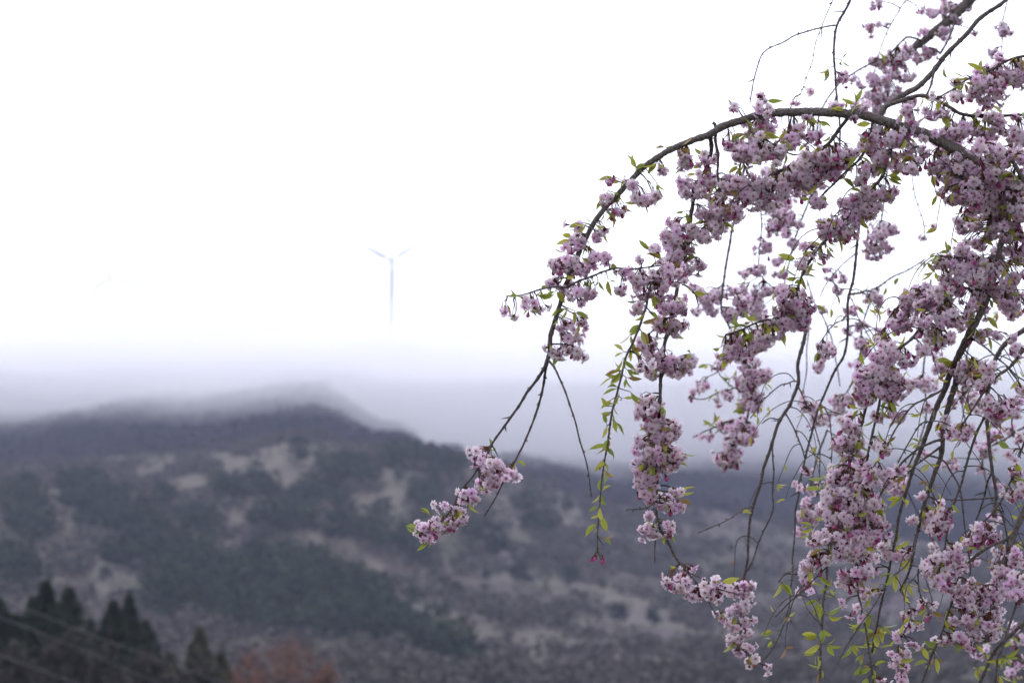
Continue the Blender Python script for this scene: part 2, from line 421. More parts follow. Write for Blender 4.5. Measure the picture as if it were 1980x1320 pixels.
# ------------------------------------------------------------------ near cedars lower left
CED = [(87, 1122, 52, 'tallest dark cedar left of the pair of peaks'), (131, 1135, 60, 'broad dark cedar right beside the tallest one'), (62, 1152, 46, 'dark cedar hugging the left side of the tallest'),
       (-4, 1155, 58, 'dark cedar cut by the left edge of the photo'), (174, 1196, 34, 'short cedar in the gap between the two cedar groups'), (218, 1163, 46, 'cedar with a blunt top, left in the second group'),
       (249, 1149, 36, 'slim pointed cedar, highest in the second group'), (281, 1198, 50, 'round shouldered cedar at the right of the second group'), (28, 1188, 55, 'low dark cedar under the left group'),
       (386, 1212, 38, 'olive cedar standing apart near the middle'), (428, 1262, 34, 'small dark cedar left of the red budding tree'), (330, 1262, 36, 'low olive cedar between the olive one and the group')]
for k, (cx, cy_, wd, lab) in enumerate(CED):
    Yd = 190 + 14*((k*7) % 5)
    z0 = 0.0; x = (cx-990)*K*Yd*.994; top = CZ + slope(cy_)*Yd
    z0 = float(ground(np.array([x]), np.array([Yd]))[0])
    lt = (.046, .058, .032) if k < 9 else (.11, .105, .065)
    leafy_tree('cedar_tree', x, Yd, z0, top-z0, wd*K*Yd*1.75, 6500, (.020, .030, .019) if k < 9 else (.065, .066, .045), lt, 200+k, lab, 'cedar', 'cedars at the foot of the hill', conic=.9, qs=.22)
# red budding tree and undergrowth
for k, (cx, cy_, wd, lab) in enumerate([(552, 1240, 95, 'red orange budding tree, its broad crown rising at the bottom edge'), (480, 1262, 36, 'smaller red budding tree left of the broad one'),
                                        (622, 1278, 34, 'low red budding tree at the right of the broad one')]):
    Yd = 175 + 6*k; x = (cx-990)*K*Yd*.994; top = CZ + slope(cy_)*Yd
    leafy_tree('budding_tree', x, Yd, 0, top, wd*K*Yd*1.3, 3000, (.26, .095, .06), (.09, .07, .05), 230+k, lab, 'tree', 'red budding trees at the bottom edge', qs=.085)
UG = [(20, 1250, 60), (120, 1240, 70), (205, 1252, 60), (290, 1270, 50), (380, 1290, 50), (60, 1290, 60)]
for k, (cx, cy_, wd) in enumerate(UG):
    Yd = 165 + 5*(k % 3); x = (cx-990)*K*Yd*.994; top = CZ + slope(cy_)*Yd
    leafy_tree('bush', x, Yd, 0, top, wd*K*Yd*1.2, 2200, (.030, .028, .026), (.075, .065, .06), 250+k,
               ['dark bush in front of the cedars at the left edge', 'dark mauve bush below the broad cedar', 'dark bush below the gap between the cedar groups', 'low brown bush under the second cedar group',
                'brown bush at the bottom below the olive cedar', 'dark bush lowest in the left corner'][k], 'bush', 'bushes in front of the cedars', qs=.2)

# ------------------------------------------------------------------ power cables
for k, (pts, dd, lab) in enumerate([([(-160, 1095), (45, 1174), (190, 1232), (354, 1292), (470, 1332)], 62, 'uppermost grey power cable slanting down in front of the cedars'),
                               ([(-160, 1137), (0, 1194), (88, 1227), (252, 1297), (340, 1335)], 60, 'middle grey power cable slanting down in front of the cedars'),
                               ([(-160, 1205), (0, 1266), (75, 1293), (150, 1322), (200, 1341)], 58, 'lowest grey power cable in the bottom left corner')]):
    pts = smooth_line([P(a_, b_, dd+i*6) for i, (a_, b_) in enumerate(pts)], 8)
    Vt, Ft = tube(pts, .011, 8)
    o = mesh_obj('power_cable', Vt, Ft, M_CABLE, smooth=True)
    tag(o, lab, 'cable', 'power cables in the lower left corner')

# ------------------------------------------------------------------ wind turbines
def turbine(cx, cy_, D, Lb, a0, label, yaw):
    hub = P(cx, cy_, D); s = D*K
    base_z = float(ground(hub[None, 0], hub[None, 1])[0])
    root = empty('wind_turbine', (hub[0], hub[1], base_z)); tag(root, label, 'wind turbine', 'wind turbines on the ridge')
    O = np.array([hub[0], hub[1], base_z]); h = hub[2]-base_z
    mb = MB(); Vt, Ft = tube([(0, 5, -3), (0, 5, h*.5), (0, 5, h-1.6)], [2.1, 1.7, 1.2], 24); mb.add(Vt, Ft, (1, 1, 1))
    mb.build('tower', M_TURB, root, smooth=True)
    mb = MB(); Vt, Ft = tube([(0, 1.6, h), (0, 2.2, h), (0, 6, h+.2), (0, 9.5, h+.3), (0, 10.4, h+.3)], [1.1, 1.8, 2.0, 1.7, .9], 16); mb.add(Vt, Ft, (1, 1, 1))
    mb.build('nacelle', M_TURB, root, smooth=True)
    mb = MB(); Vt, Ft = tube([(0, -2.0, h), (0, -1.5, h), (0, -.3, h), (0, 1.5, h)], [.2, 1.0, 1.7, 1.8], 16); mb.add(Vt, Ft, (1, 1, 1))
    mb.build('hub', M_TURB, root, smooth=True)
    for k in range(3):
        a = math.radians(a0 + 120*k)
        ax = np.array([math.cos(a), 0, math.sin(a)]); ch = np.array([-math.sin(a), 0, math.cos(a)])
        ts = np.linspace(0, 1, 13); Vb = []
        for t in ts:
            c = (1.2 + 2.1*min(t/.2, 1)) if t < .2 else 3.0*(1-(t-.2)/.8)**.8 + .3
            th = 1.2*(1-t)**1.5 + .12; tw = math.radians(24*(1-t))
            cd = ch*math.cos(tw) + np.array([0, 1, 0])*math.sin(tw); nd = np.cross(ax, cd)
            o_ = np.array([0, -.3, h]) + ax*(1.0 + t*Lb)
            for q in range(8):
                qa = q*math.pi/4
                Vb.append(o_ + cd*(math.cos(qa)*c*.5 + c*.12) + nd*math.sin(qa)*th*.5)
        Vb = np.array(Vb); Fb = [(i*8+j, i*8+(j+1) % 8, (i+1)*8+(j+1) % 8, (i+1)*8+j) for i in range(12) for j in range(8)]
        mesh_obj('blade', Vb, np.array(Fb), M_TURB, root, smooth=True)
    return root
turbine(757, 503, 2250, 44, 270+1.5, 'white wind turbine half sunk in cloud above the mountain', 0)
turbine(212, 535, 2500, 50, 220, 'second wind turbine almost lost in the white cloud at left', 0)


# ------------------------------------------------------------------ weeping cherry
# every line: group ; start radius , end radius (in photo px = about 1 mm) ; x y x y ...  (traced run of the branch)
# group s = nearest, in focus; m = a little behind; b = well behind (each run gets its own distance)
BR = """s;17,5;2080 520 1990 405 1930 340 1855 292 1800 265 1700 233 1640 220 1560 215 1490 218 1440 228 1400 243 1372 262 1330 275 1290 292 1250 320 1215 352 1190 380 1165 410 1140 445 1122 480 1108 520 1092 560 1078 600 1068 640 1062 680 1055 708
s;3.6,1.4;1055 705 1030 745 1005 780 975 825 950 860 940 885 915 920 890 950 872 985 850 1010 825 1030
s;3.2,1.4;1055 705 1052 735 1043 775 1025 830 1010 865 990 900 970 940 948 980 936 997
s;2.6,1.4;1064 695 1080 725 1095 765 1107 800 1118 840 1130 880 1138 915 1144 960
s;2.6,1.3;1088 553 1075 553 1040 560 1005 572 980 572
s;3.0,1.5;1092 556 1115 545 1150 535 1190 520 1215 520 1245 517 1290 512
s;5.2,3;1376 262 1374 293 1362 335 1345 358 1340 396 1335 420 1330 470 1320 510 1310 545 1305 580 1298 610 1290 640 1285 665 1280 700 1277 740 1274 800 1272 850 1271 903 1270 950 1270 990 1278 1025 1295 1055 1305 1075 1318 1092
s;3.6,1.5;1318 510 1290 518 1268 530 1255 560 1250 590 1240 615 1225 660 1210 695 1198 740 1190 775 1180 820 1170 880 1165 920 1160 960 1157 1000 1155 1040 1155 1068
s;3.8,2.2;1378 237 1384 246 1388 290 1390 340 1392 372
s;2.4,1.6;1318 1092 1340 1118 1362 1148 1372 1168 1385 1187
s;2.0,1.4;1330 1105 1360 1120 1395 1138 1430 1150
s;2,1.3;1268 971 1255 977 1240 983 1211 985
s;1.8,1.2;1271 1005 1268 1050 1266 1088
s;2.4,1.4;1275 735 1290 710 1312 690 1336 684
s;2.4,1.4;1290 640 1275 632 1255 645
s;3,1.4;1316 540 1330 555 1345 570 1350 590
s;4.4,2;1640 226 1600 280 1530 318 1491 339 1440 375 1400 410 1360 440 1328 478
s;3.4,1.8;1444 233 1455 255 1480 268 1510 290 1536 300
s;3.4,1.8;1480 222 1468 245 1452 268 1440 290 1436 308
m;3,2;1646 -6 1635 20 1617 50 1612 90 1612 120 1615 150 1620 190 1623 230 1624 282
m;2,1.2;1617 50 1590 53 1560 60 1520 80 1480 97 1465 130 1455 165 1450 200
m;1,.8;1613 -4 1600 25 1585 60 1575 95 1570 120 1560 150 1548 182
b;1.3,1;1752 0 1735 25 1720 50 1708 80 1698 110 1690 140
b;11.5,4.5;1915 -40 1870 5 1840 35 1810 60 1783 82 1773 88 1748 112 1727 130 1715 152 1700 168 1680 182
m;4.2,6.8;1960 -15 1945 0 1897 33 1867 70 1824 112 1803 140 1776 167 1760 176 1735 190 1712 205 1700 228
m;3,2;1806 138 1801 162 1791 185
b;3,2.4;1850 25 1836 70 1818 104
b;2.4,2;1824 108 1806 94 1782 91 1764 100
b;2.5,1.6;1776 72 1755 72 1735 90 1715 110 1690 120 1660 135 1645 145 1620 165 1605 185 1588 212
s;3.2,1.8;2000 106 1975 110 1950 117 1915 135 1880 150 1855 165 1830 180 1812 190
s;5.5,2.6;1703 230 1712 205 1740 196 1773 188 1797 190 1818 197 1840 208 1861 220 1897 225 1940 223 1990 222
b;1.3,1;1949 -5 1940 40 1938 70 1937 102
s;4,6;1925 282 1942 296 1960 318 1975 340 2000 372
s;4,2;1690 236 1670 297 1630 336 1594 373 1575 392
s;4.4,2;1725 245 1715 310 1700 350 1660 395 1620 440 1582 480 1560 515 1545 545 1540 580 1525 605 1500 616 1482 617 1455 626 1430 638 1403 647
b;2.6,1.6;1600 300 1580 350 1563 395 1548 432 1536 471 1521 529 1515 560
b;1.8,1.4;1475 330 1471 401 1472 447 1467 492 1470 529 1497 559 1520 590
m;3.6,1.4;1668 380 1663 420 1659 462 1655 495 1650 538 1642 568 1639 611 1638 647 1633 686 1612 720 1594 762 1582 789 1570 832 1558 883 1548 932 1539 989 1535 1047 1533 1078 1529 1137 1523 1188 1511 1223 1498 1250 1482 1269
m;4.6,2;1562 590 1556 641 1552 665 1545 698 1542 735 1530 777 1515 802 1497 844 1482 892 1470 938 1455 980 1448 1012 1446 1070 1438 1115 1437 1160 1433 1200 1432 1240 1450 1268 1478 1285
m;2,1.3;1515 804 1506 809 1488 809 1474 818
m;2,1.3;1518 800 1533 820 1545 850 1551 889
m;1.8,1.2;1539 737 1512 744 1488 762 1467 786 1451 808
m;1.6,1.1;1455 978 1430 989 1403 1007 1350 1030
m;2,1.6;1492 858 1495 907 1494 956 1493 991 1472 1038 1456 1081 1442 1117
m;2,1.4;1541 745 1560 783 1573 813
m;1.8,1.3;1586 780 1603 808 1609 844 1608 892 1600 938
m;1.5,1.2;1573 820 1585 862 1585 922 1579 962
b;1.6,1.2;1560 540 1573 580 1594 617 1609 659 1618 707 1624 747
b;1.6,1.2;1568 570 1564 635 1560 680 1560 713
m;1.5,1.2;1639 611 1612 629 1582 668
b;1.6,1.2;1640 570 1650 585 1660 614 1685 659 1698 690
b;1.5,1.2;1655 490 1630 510 1600 545 1585 575
s;5,8;1978 340 1962 372 1955 400 1940 450 1925 520 1915 565 1897 608 1876 640
s;8,2.1;1876 638 1858 678 1839 722 1830 745 1821 771 1809 798 1791 838 1776 880 1764 911 1751 952 1742 986 1736 1015 1726 1066 1716 1125 1700 1180 1690 1239 1686 1260
s;6,2;1853 700 1850 735 1839 771 1830 807 1824 847 1818 885 1806 917 1791 967 1775 1022 1767 1070 1757 1105 1740 1141
s;3,1.6;1832 748 1821 755 1794 768 1764 786 1742 814 1724 844 1709 874 1685 908
s;2.4,1.4;1812 790 1803 811 1782 820 1764 844 1748 871 1736 895
s;3.4,1.8;1824 847 1803 856 1773 868 1748 889 1730 911 1712 941 1697 968
s;2.6,1.6;1822 860 1791 883 1761 908 1727 930
m;3.4,6;1920 1000 1927 950 1918 908 1915 874 1909 832 1906 795 1909 765 1912 735 1921 705 1933 677 1958 653 2000 625
s;2.2,2;1920 985 1936 989 1945 1026 1949 1060
s;4,2;2000 665 1980 677 1955 708 1927 729 1903 759 1882 789 1861 820
s;3.2,2;1906 800 1891 832 1876 871 1864 914 1855 950 1839 995 1834 1026 1826 1070 1812 1110
m;2.2,1.8;1791 880 1824 889 1839 914 1855 941 1861 977 1866 1018 1874 1078 1876 1113
m;2.2,2;1915 905 1909 932 1897 977 1876 1026 1868 1045
m;2,1.6;1929 965 1885 964 1845 967 1815 964 1803 972
s;2.4,2;2000 780 1973 874 1958 920 1942 956 1927 980 1909 1002 1888 1018
m;2,1.6;1940 762 1955 792 1958 832 1973 868 1990 884
m;2.2,1.6;1876 652 1909 674 1939 702 1970 729 1990 740
s;6,5;2000 960 1978 991 1956 1050 1940 1093 1925 1140 1916 1190 1908 1240
s;4.5,3.5;2000 1190 1980 1204 1941 1239 1917 1271 1897 1314 1885 1340
s;3.2,2.6;2000 1070 1980 1117 1964 1172 1941 1243 1929 1275 1921 1340
s;3.6,2;1972 1005 1949 1038 1909 1058 1886 1074 1862 1101 1846 1141 1838 1172 1823 1219 1803 1263 1791 1298 1776 1335
s;2.6,2.4;1608 1050 1602 1089 1598 1133 1590 1188 1588 1255 1584 1335
s;3.6,2;1912 567 1873 558 1855 559 1833 574 1809 602 1782 632 1758 659 1721 686 1706 720 1703 768 1691 820 1680 880 1668 930 1660 980 1655 1030 1655 1080 1657 1117 1665 1172 1675 1227 1689 1318
s;3.4,2;1704 740 1690 762 1676 786 1664 830 1648 880 1630 940 1615 1000 1608 1050
s;2.5,1.4;1780 1030 1759 1082 1724 1117 1693 1164 1665 1204 1637 1251 1620 1282
m;1.5,1.2;1522 1095 1531 1109 1547 1141 1566 1184 1600 1223
s;2,1.4;1600 1095 1598 1097 1555 1141 1527 1164 1499 1192
s;1.6,1.2;1600 1085 1575 1100 1550 1110 1520 1110 1505 1125
b;3,2;1440 320 1425 400 1410 470 1400 540 1395 600 1420 650 1445 700 1455 760 1440 820 1415 870 1405 905
b;1.8,1.3;1405 545 1385 560 1360 580 1345 600
b;1.6,1.2;1452 760 1425 752 1400 735 1385 712
b;1.6,1.2;1450 742 1395 756 1362 770 1332 768
b;1.8,1.3;1438 820 1410 815 1375 828 1345 842
b;2.4,1.4;1720 290 1712 360 1705 420 1697 460 1690 500
b;1.2,1;1760 300 1765 360 1785 430 1788 460
b;3,1.4;1640 560 1690 560 1720 540 1760 520 1790 500
b;2,1.6;1900 560 1868 700 1862 780 1868 820
b;2.4,1.6;1800 540 1795 640 1785 720 1792 790 1780 850 1745 930
b;2,1.6;1700 560 1670 620 1664 680 1650 730 1630 770 1610 800
b;2.4,1.8;1600 830 1575 900 1565 960 1560 1020
b;2.6,2;1990 820 1940 850 1905 870 1900 905
b;3.2,2.4;2010 1130 1985 1190 1965 1250 1950 1340
b;2,1.5;2000 1290 1950 1270 1905 1262 1880 1290
s;2,1.3;1742 1141 1760 1175 1757 1210 1738 1245 1734 1285 1746 1335
s;2,1.3;1775 1100 1780 1150 1790 1165
s;2.6,1.5;1776 562 1730 600 1712 628
s;2.6,1.5;1915 565 1940 560 1975 575 1990 600
s;3,1.5;1932 500 1900 500 1860 495 1815 505
s;3,1.5;1958 392 1925 385 1890 392 1865 410
s;2.6,1.5;1858 678 1890 650 1925 640
s;3,1.6;1865 298 1862 330 1868 370
s;3,1.6;1900 318 1900 350 1912 400 1920 450
s;2.4,1.4;1735 245 1770 290 1765 320
"""
# blossom masses: photo x, y, radius
BL = {'s': """930 878 26;954 902 30;984 907 18;940 932 24;905 960 22;885 985 16;851 982 13;890 1000 17;866 1016 18;878 1010 16;843 1022 14;815 1018 15;812 1030 14;822 1042 12;836 1006 14;
1467 187 12;1473 212 22;1419 205 10;1331 302 20;1326 318 14;1413 278 18;1467 245 28;1440 293 24;1473 290 25;1504 296 22;1528 272 20;1285 330 13;1225 360 13;1243 381 21;1263 369 15;1195 405 18;1176 384 13;1176 348 10;1170 442 11;1152 455 14;1114 439 12;1116 460 18;1104 475 14;1149 499 22;1082 508 22;1107 511 20;1128 520 20;1170 496 12;1073 542 18;1092 551 18;
1122 567 24;1140 567 16;1095 627 18;1122 618 14;1098 664 26;1116 679 18;1076 682 12;1028 591 15;1043 594 11;994 612 7;975 601 6;1055 672 6;
1210 524 14;1200 560 13;1237 533 22;1234 594 15;1243 560 20;1273 540 20;
1367 308 16;1364 342 22;1352 369 24;1322 348 13;1328 369 18;1391 375 20;1407 357 22;1425 354 20;1394 396 24;1364 408 20;1413 408 28;1379 427 28;1304 430 17;1334 445 20;1364 448 24;1285 445 9;1298 463 26;1310 487 28;1270 478 13;1334 478 16;1298 520 30;1316 502 22;1355 511 18;1237 499 12;1267 536 20;1325 524 16;
1270 564 24;1292 588 28;1313 594 18;1276 627 22;1298 630 20;1316 630 11;1307 648 8;1249 664 20;1261 679 22;1246 706 18;1261 724 15;1285 694 26;1304 712 27;1331 697 20;1338 692 12;1243 773 20;1258 779 20;1243 797 22;1268 803 20;1261 821 23;1301 821 18;1310 832 13;1270 845 26;1295 845 18;1243 851 18;1236 858 14;1258 879 26;1288 888 28;1310 879 16;1240 891 16;
1239 906 18;1251 921 26;1245 945 20;1257 961 14;1302 885 20;1290 900 18;1281 970 15;1299 976 16;1312 951 13;1309 980 11;1257 997 11;1257 1024 16;1248 1021 14;1299 1018 15;1287 1033 11;
1330 1097 16;1291 1117 17;1318 1129 22;1346 1148 16;1369 1133 20;1389 1129 15;1389 1152 14;
1927 136 22;1897 158 24;1882 173 22;1921 164 24;1961 145 24;1972 152 24;1855 182 18;1909 194 18;1930 179 16;1848 158 9;1933 109 10;1976 121 11;
1812 188 11;1758 197 16;1752 212 16;1818 212 20;1800 218 16;
1764 233 16;1733 233 10;1700 250 16;1712 266 22;1673 258 16;1685 279 26;1739 261 22;1736 282 26;1773 252 18;1809 264 18;1833 258 20;1861 248 22;1885 252 22;1909 255 22;1927 230 16;1939 242 22;1970 221 13;1970 264 26;1897 221 12;1858 296 12;1873 321 26;1836 315 26;1806 315 24;1764 318 20;1742 318 18;1703 303 22;1900 279 22;1915 291 22;1939 297 22;1976 300 20;1903 315 22;1927 325 22;1961 333 20;
1664 212 11;1652 224 10;1676 200 7;1560 224 10;
1536 255 20;1527 267 20;1570 264 20;1582 258 16;1473 279 26;1436 300 20;1506 291 24;1485 242 18;1582 297 22;1606 297 26;1624 303 26;1582 315 24;1606 330 20;1630 315 22;1570 327 20;
1536 327 24;1558 336 24;1545 348 24;1570 348 22;1521 352 22;1506 370 24;1485 355 20;1461 364 24;1445 345 16;1479 376 20;1418 352 22;1461 388 22;1485 391 20;1430 379 22;1570 387 13;1585 391 13;
1688 367 27;1721 361 15;1667 345 15;1676 330 18;1691 382 22;1667 388 20;1639 388 15;1713 379 16;
1824 336 22;1839 352 22;1855 339 24;1873 364 27;1897 345 26;1921 342 22;1915 370 27;1942 364 24;1970 364 22;1885 385 24;1845 385 18;1961 391 27;1821 370 10;
1864 380 18;1885 395 26;1873 408 12;1915 386 24;1933 405 27;1970 405 24;1958 426 16;1933 438 16;1855 429 11;1861 444 11;1891 435 10;1915 417 14;1879 462 16;1897 468 16;1915 453 14;1861 480 18;1945 459 14;1964 480 22;1976 453 15;
1836 502 25;1821 508 15;1873 505 27;1891 511 27;1927 505 18;1915 523 24;1885 532 24;1861 523 20;1824 532 14;1833 547 18;1855 544 20;1970 526 20;1952 538 24;1921 547 24;1927 562 18;1964 577 24;1942 580 22;1897 574 20;1873 580 22;
1764 562 22;1779 577 26;1758 580 20;1803 562 24;1824 565 22;1803 583 22;1770 592 18;1733 611 22;1758 617 20;1739 629 20;1788 611 20;1824 611 26;1848 614 24;1791 641 17;1800 653 20;1824 656 20;1709 656 18;1721 671 18;1891 644 13;1912 638 10;1930 648 10;1873 605 11;1788 674 11;
1742 689 20;1712 695 18;1691 689 15;1758 698 16;1721 714 22;1697 720 22;1673 720 17;1733 732 20;1673 741 20;1700 741 22;1964 671 16;1955 653 12;1824 708 18;1845 708 22;1867 723 26;1891 717 26;1912 711 18;1891 735 22;1915 729 16;
1630 394 12;1655 397 15;1670 400 22;1624 423 22;1642 438 26;1612 438 20;1661 417 20;1682 411 16;1594 453 15;1591 432 11;1636 453 20;1564 480 14;1552 508 15;1594 495 12;
1512 562 18;1530 574 28;1552 580 26;1515 595 26;1545 608 26;1562 592 15;1556 626 16;1521 623 24;1497 617 22;1500 644 18;1479 647 20;1470 665 20;1445 674 22;1418 683 20;1412 662 15;1427 653 18;1401 690 14;
1661 738 17;1679 717 18;1703 726 22;1667 753 20;1703 753 20;1733 750 20;1673 774 18;1721 765 14;1727 802 20;1697 808 12;1636 817 22;1648 832 18;1624 856 20;1642 856 22;1658 853 16;1697 856 18;1706 871 15;1652 886 18;1670 895 18;1706 908 14;1612 908 22;1603 923 18;1624 923 22;1650 917 20;1682 917 20;1712 923 18;1648 938 20;1673 941 22;1624 953 22;1648 965 22;1612 965 22;1594 980 18;1682 971 22;1630 983 24;1661 980 22;1612 998 22;1648 998 22;1685 995 20;1703 1011 18;1627 1014 24;1658 1023 22;1693 1023 22;1573 1041 16;1594 1035 22;1618 1038 22;1645 1041 20;1673 1041 20;
1745 905 13;1779 956 11;1812 977 17;1794 992 18;1824 992 20;1764 1005 11;1800 1014 20;1821 1008 20;1809 1026 14;
1824 814 17;1830 832 18;1855 835 18;1873 829 12;
1921 777 18;1915 795 18;1942 786 20;1933 802 14;1958 798 13;1967 771 18;1976 756 14;1924 815 6;1958 874 14;1967 911 16;1961 956 16;1976 947 16;1976 844 12;1952 905 9;
1897 1017 14;1909 1026 20;1920 1035 18;1885 1041 16;
1574 1078 20;1555 1093 18;1594 1078 18;1559 1125 13;1633 1070 18;1657 1058 20;1625 1058 16;1669 1046 20;1590 1040 18;1633 1113 18;1653 1109 20;1673 1101 17;1688 1101 11;1641 1129 13;1673 1145 11;1684 1141 9;1633 1164 12;1653 1176 10;1665 1192 10;1673 1078 14;1708 1054 11;1712 1070 13;1752 1066 16;1736 1070 9;
1830 1078 20;1850 1078 18;1803 1089 17;1791 1101 15;1815 1117 20;1838 1109 18;1858 1093 15;1846 1062 16;1830 1133 13;1886 1022 14;
1779 1160 9;1803 1168 8;1767 1180 9;1752 1188 8;1795 1188 8;1779 1208 8;1759 1212 9;1736 1223 10;1736 1235 8;1759 1243 8;1775 1247 10;1736 1259 11;1752 1263 12;1728 1279 13;1748 1290 12;1744 1310 14;1704 1310 11;
1870 1129 17;1893 1141 20;1917 1141 20;1925 1152 17;1850 1141 15;1862 1164 20;1886 1164 20;1909 1164 18;1870 1196 22;1882 1208 18;1905 1196 22;1921 1188 17;1850 1196 13;1905 1223 18;1854 1231 16;1842 1235 15;1870 1239 15;1819 1239 13;1882 1247 9;
1941 1070 17;1956 1066 18;1972 1085 18;1933 1093 17;1949 1105 22;1968 1117 20;1937 1125 18;1960 1141 22;1976 1156 15""",
'm': """1421 1141 17;1436 1125 16;1452 1133 12;1444 1152 18;1432 1172 19;1403 1186 15;1444 1200 15;1421 1212 13;1444 1223 13;1421 1235 15;1425 1255 11;1452 1253 11;1460 1279 11;1484 1286 10;
1627 148 15;1533 197 9;1612 200 13;1564 177 5;1594 668 16;1606 677 13;1591 689 13;1582 708 13;1558 911 13;1542 941 9;1570 944 13;1547 1145 5;1570 1141 7;1870 1038 14;1901 1046 14;1564 786 18""",
'b': """1694 6 13;1682 53 13;1712 48 8;1803 24 13;1830 9 17;1845 15 17;1836 36 13;1824 61 15;1785 58 9;1942 55 19;1885 62 8;1921 100 13;1788 103 16;1800 97 12;1739 112 24;1727 121 20;1703 121 13;1691 152 18;1709 158 16;1667 167 9;1688 188 18;1727 173 16;1703 185 14;
1564 364 18;1588 358 12;1521 385 13;1512 405 26;1506 432 24;1527 423 17;1518 450 13;1703 444 24;1691 462 22;1727 441 13;1691 486 20;1715 483 10;1439 526 11;1455 523 11;1473 483 12;1488 477 9;
1473 562 22;1455 589 22;1436 580 18;1418 562 14;1418 605 18;1467 608 18;1685 568 18;1697 580 13;1609 532 9;1630 538 12;1786 461 7;1806 438 5;1664 659 16;1664 626 13;1673 680 13;1695 690 12;
1376 567 22;1364 579 18;1388 567 17;1349 600 13;1373 597 14;1343 555 12;1413 606 20;1437 595 18;1449 706 26;1455 730 24;1477 724 16;1437 739 20;1455 761 22;1461 782 18;1440 782 16;1425 818 22;1401 821 16;1453 827 18;1437 842 22;1413 848 20;1413 873 22;1397 888 18;1413 891 17;1407 761 14;1376 839 9;1351 842 9;1358 742 13;1340 752 10;1334 767 7;1395 706 14;1437 682 18;1388 773 7;1418 877 20;1461 832 11;
1564 786 16;1552 771 12;1579 811 16;1594 808 12;1627 771 18;1642 771 14;1621 792 14;1779 735 18;1797 741 16;1764 738 9;1867 759 20;1885 774 20;1806 677 12;1818 698 12;1909 868 18;1897 859 14;1900 904 12;1930 935 11;1839 895 16;1788 874 10;1797 786 12;1739 935 18;1721 944 16;1558 971 14;1561 998 20;1573 986 18;1552 1026 12;1807 1054 10;
1968 1235 14;1972 1275 15;1893 1267 8;1909 1251 8;1960 1298 13;1955 1210 11;1480 470 13;1500 505 13;1470 520 15;1532 470 13;1510 530 13;1560 520 12;1440 560 13;1500 562 12;1490 440 11;1620 560 11;1642 600 12;1722 138 15;1752 92 11;1660 203 13;1700 214 13;1742 150 13;1650 152 10;1720 190 15;1776 115 11;1600 520 9;1546 430 12;1480 330 12;1460 640 14;1455 670 12;1640 640 10;1655 700 11;1780 20 9;1815 60 12;1850 40 11;1870 15 10;1760 150 12;1690 120 11;1840 780 12;1920 840 14;1950 830 12;1880 1080 12;1925 1000 12;1700 640 10;1590 600 9;1620 850 10""",
'f': """1700 285 20;1730 310 18;1780 295 22;1820 290 20;1850 272 20;1890 300 22;1930 310 22;1960 290 22;1850 358 20;1900 362 20;1940 382 22;1972 350 20;1880 425 18;1920 425 22;1960 450 20;1935 482 20;1870 500 20;1900 548 20;1940 510 20;1972 500 20;1850 560 20;1780 562 20;1820 585 20;1750 592 18;1960 600 20;1900 592 18;1950 562 20;1975 420 18;
1500 335 18;1560 302 18;1600 332 18;1462 300 16;1640 292 16;1545 372 16;1380 400 18;1400 440 14;1310 500 18;1530 600 20;1640 990 20;1670 960 20;1620 970 18;1650 1012 20;1690 1000 18;1610 1030 18;1690 930 16;1640 905 16;1700 735 18;1262 900 20;1290 860 18;1262 790 16;1290 700 18;1255 695 14;1900 135 18;1940 150 18;1830 600 18;1870 620 14"""}
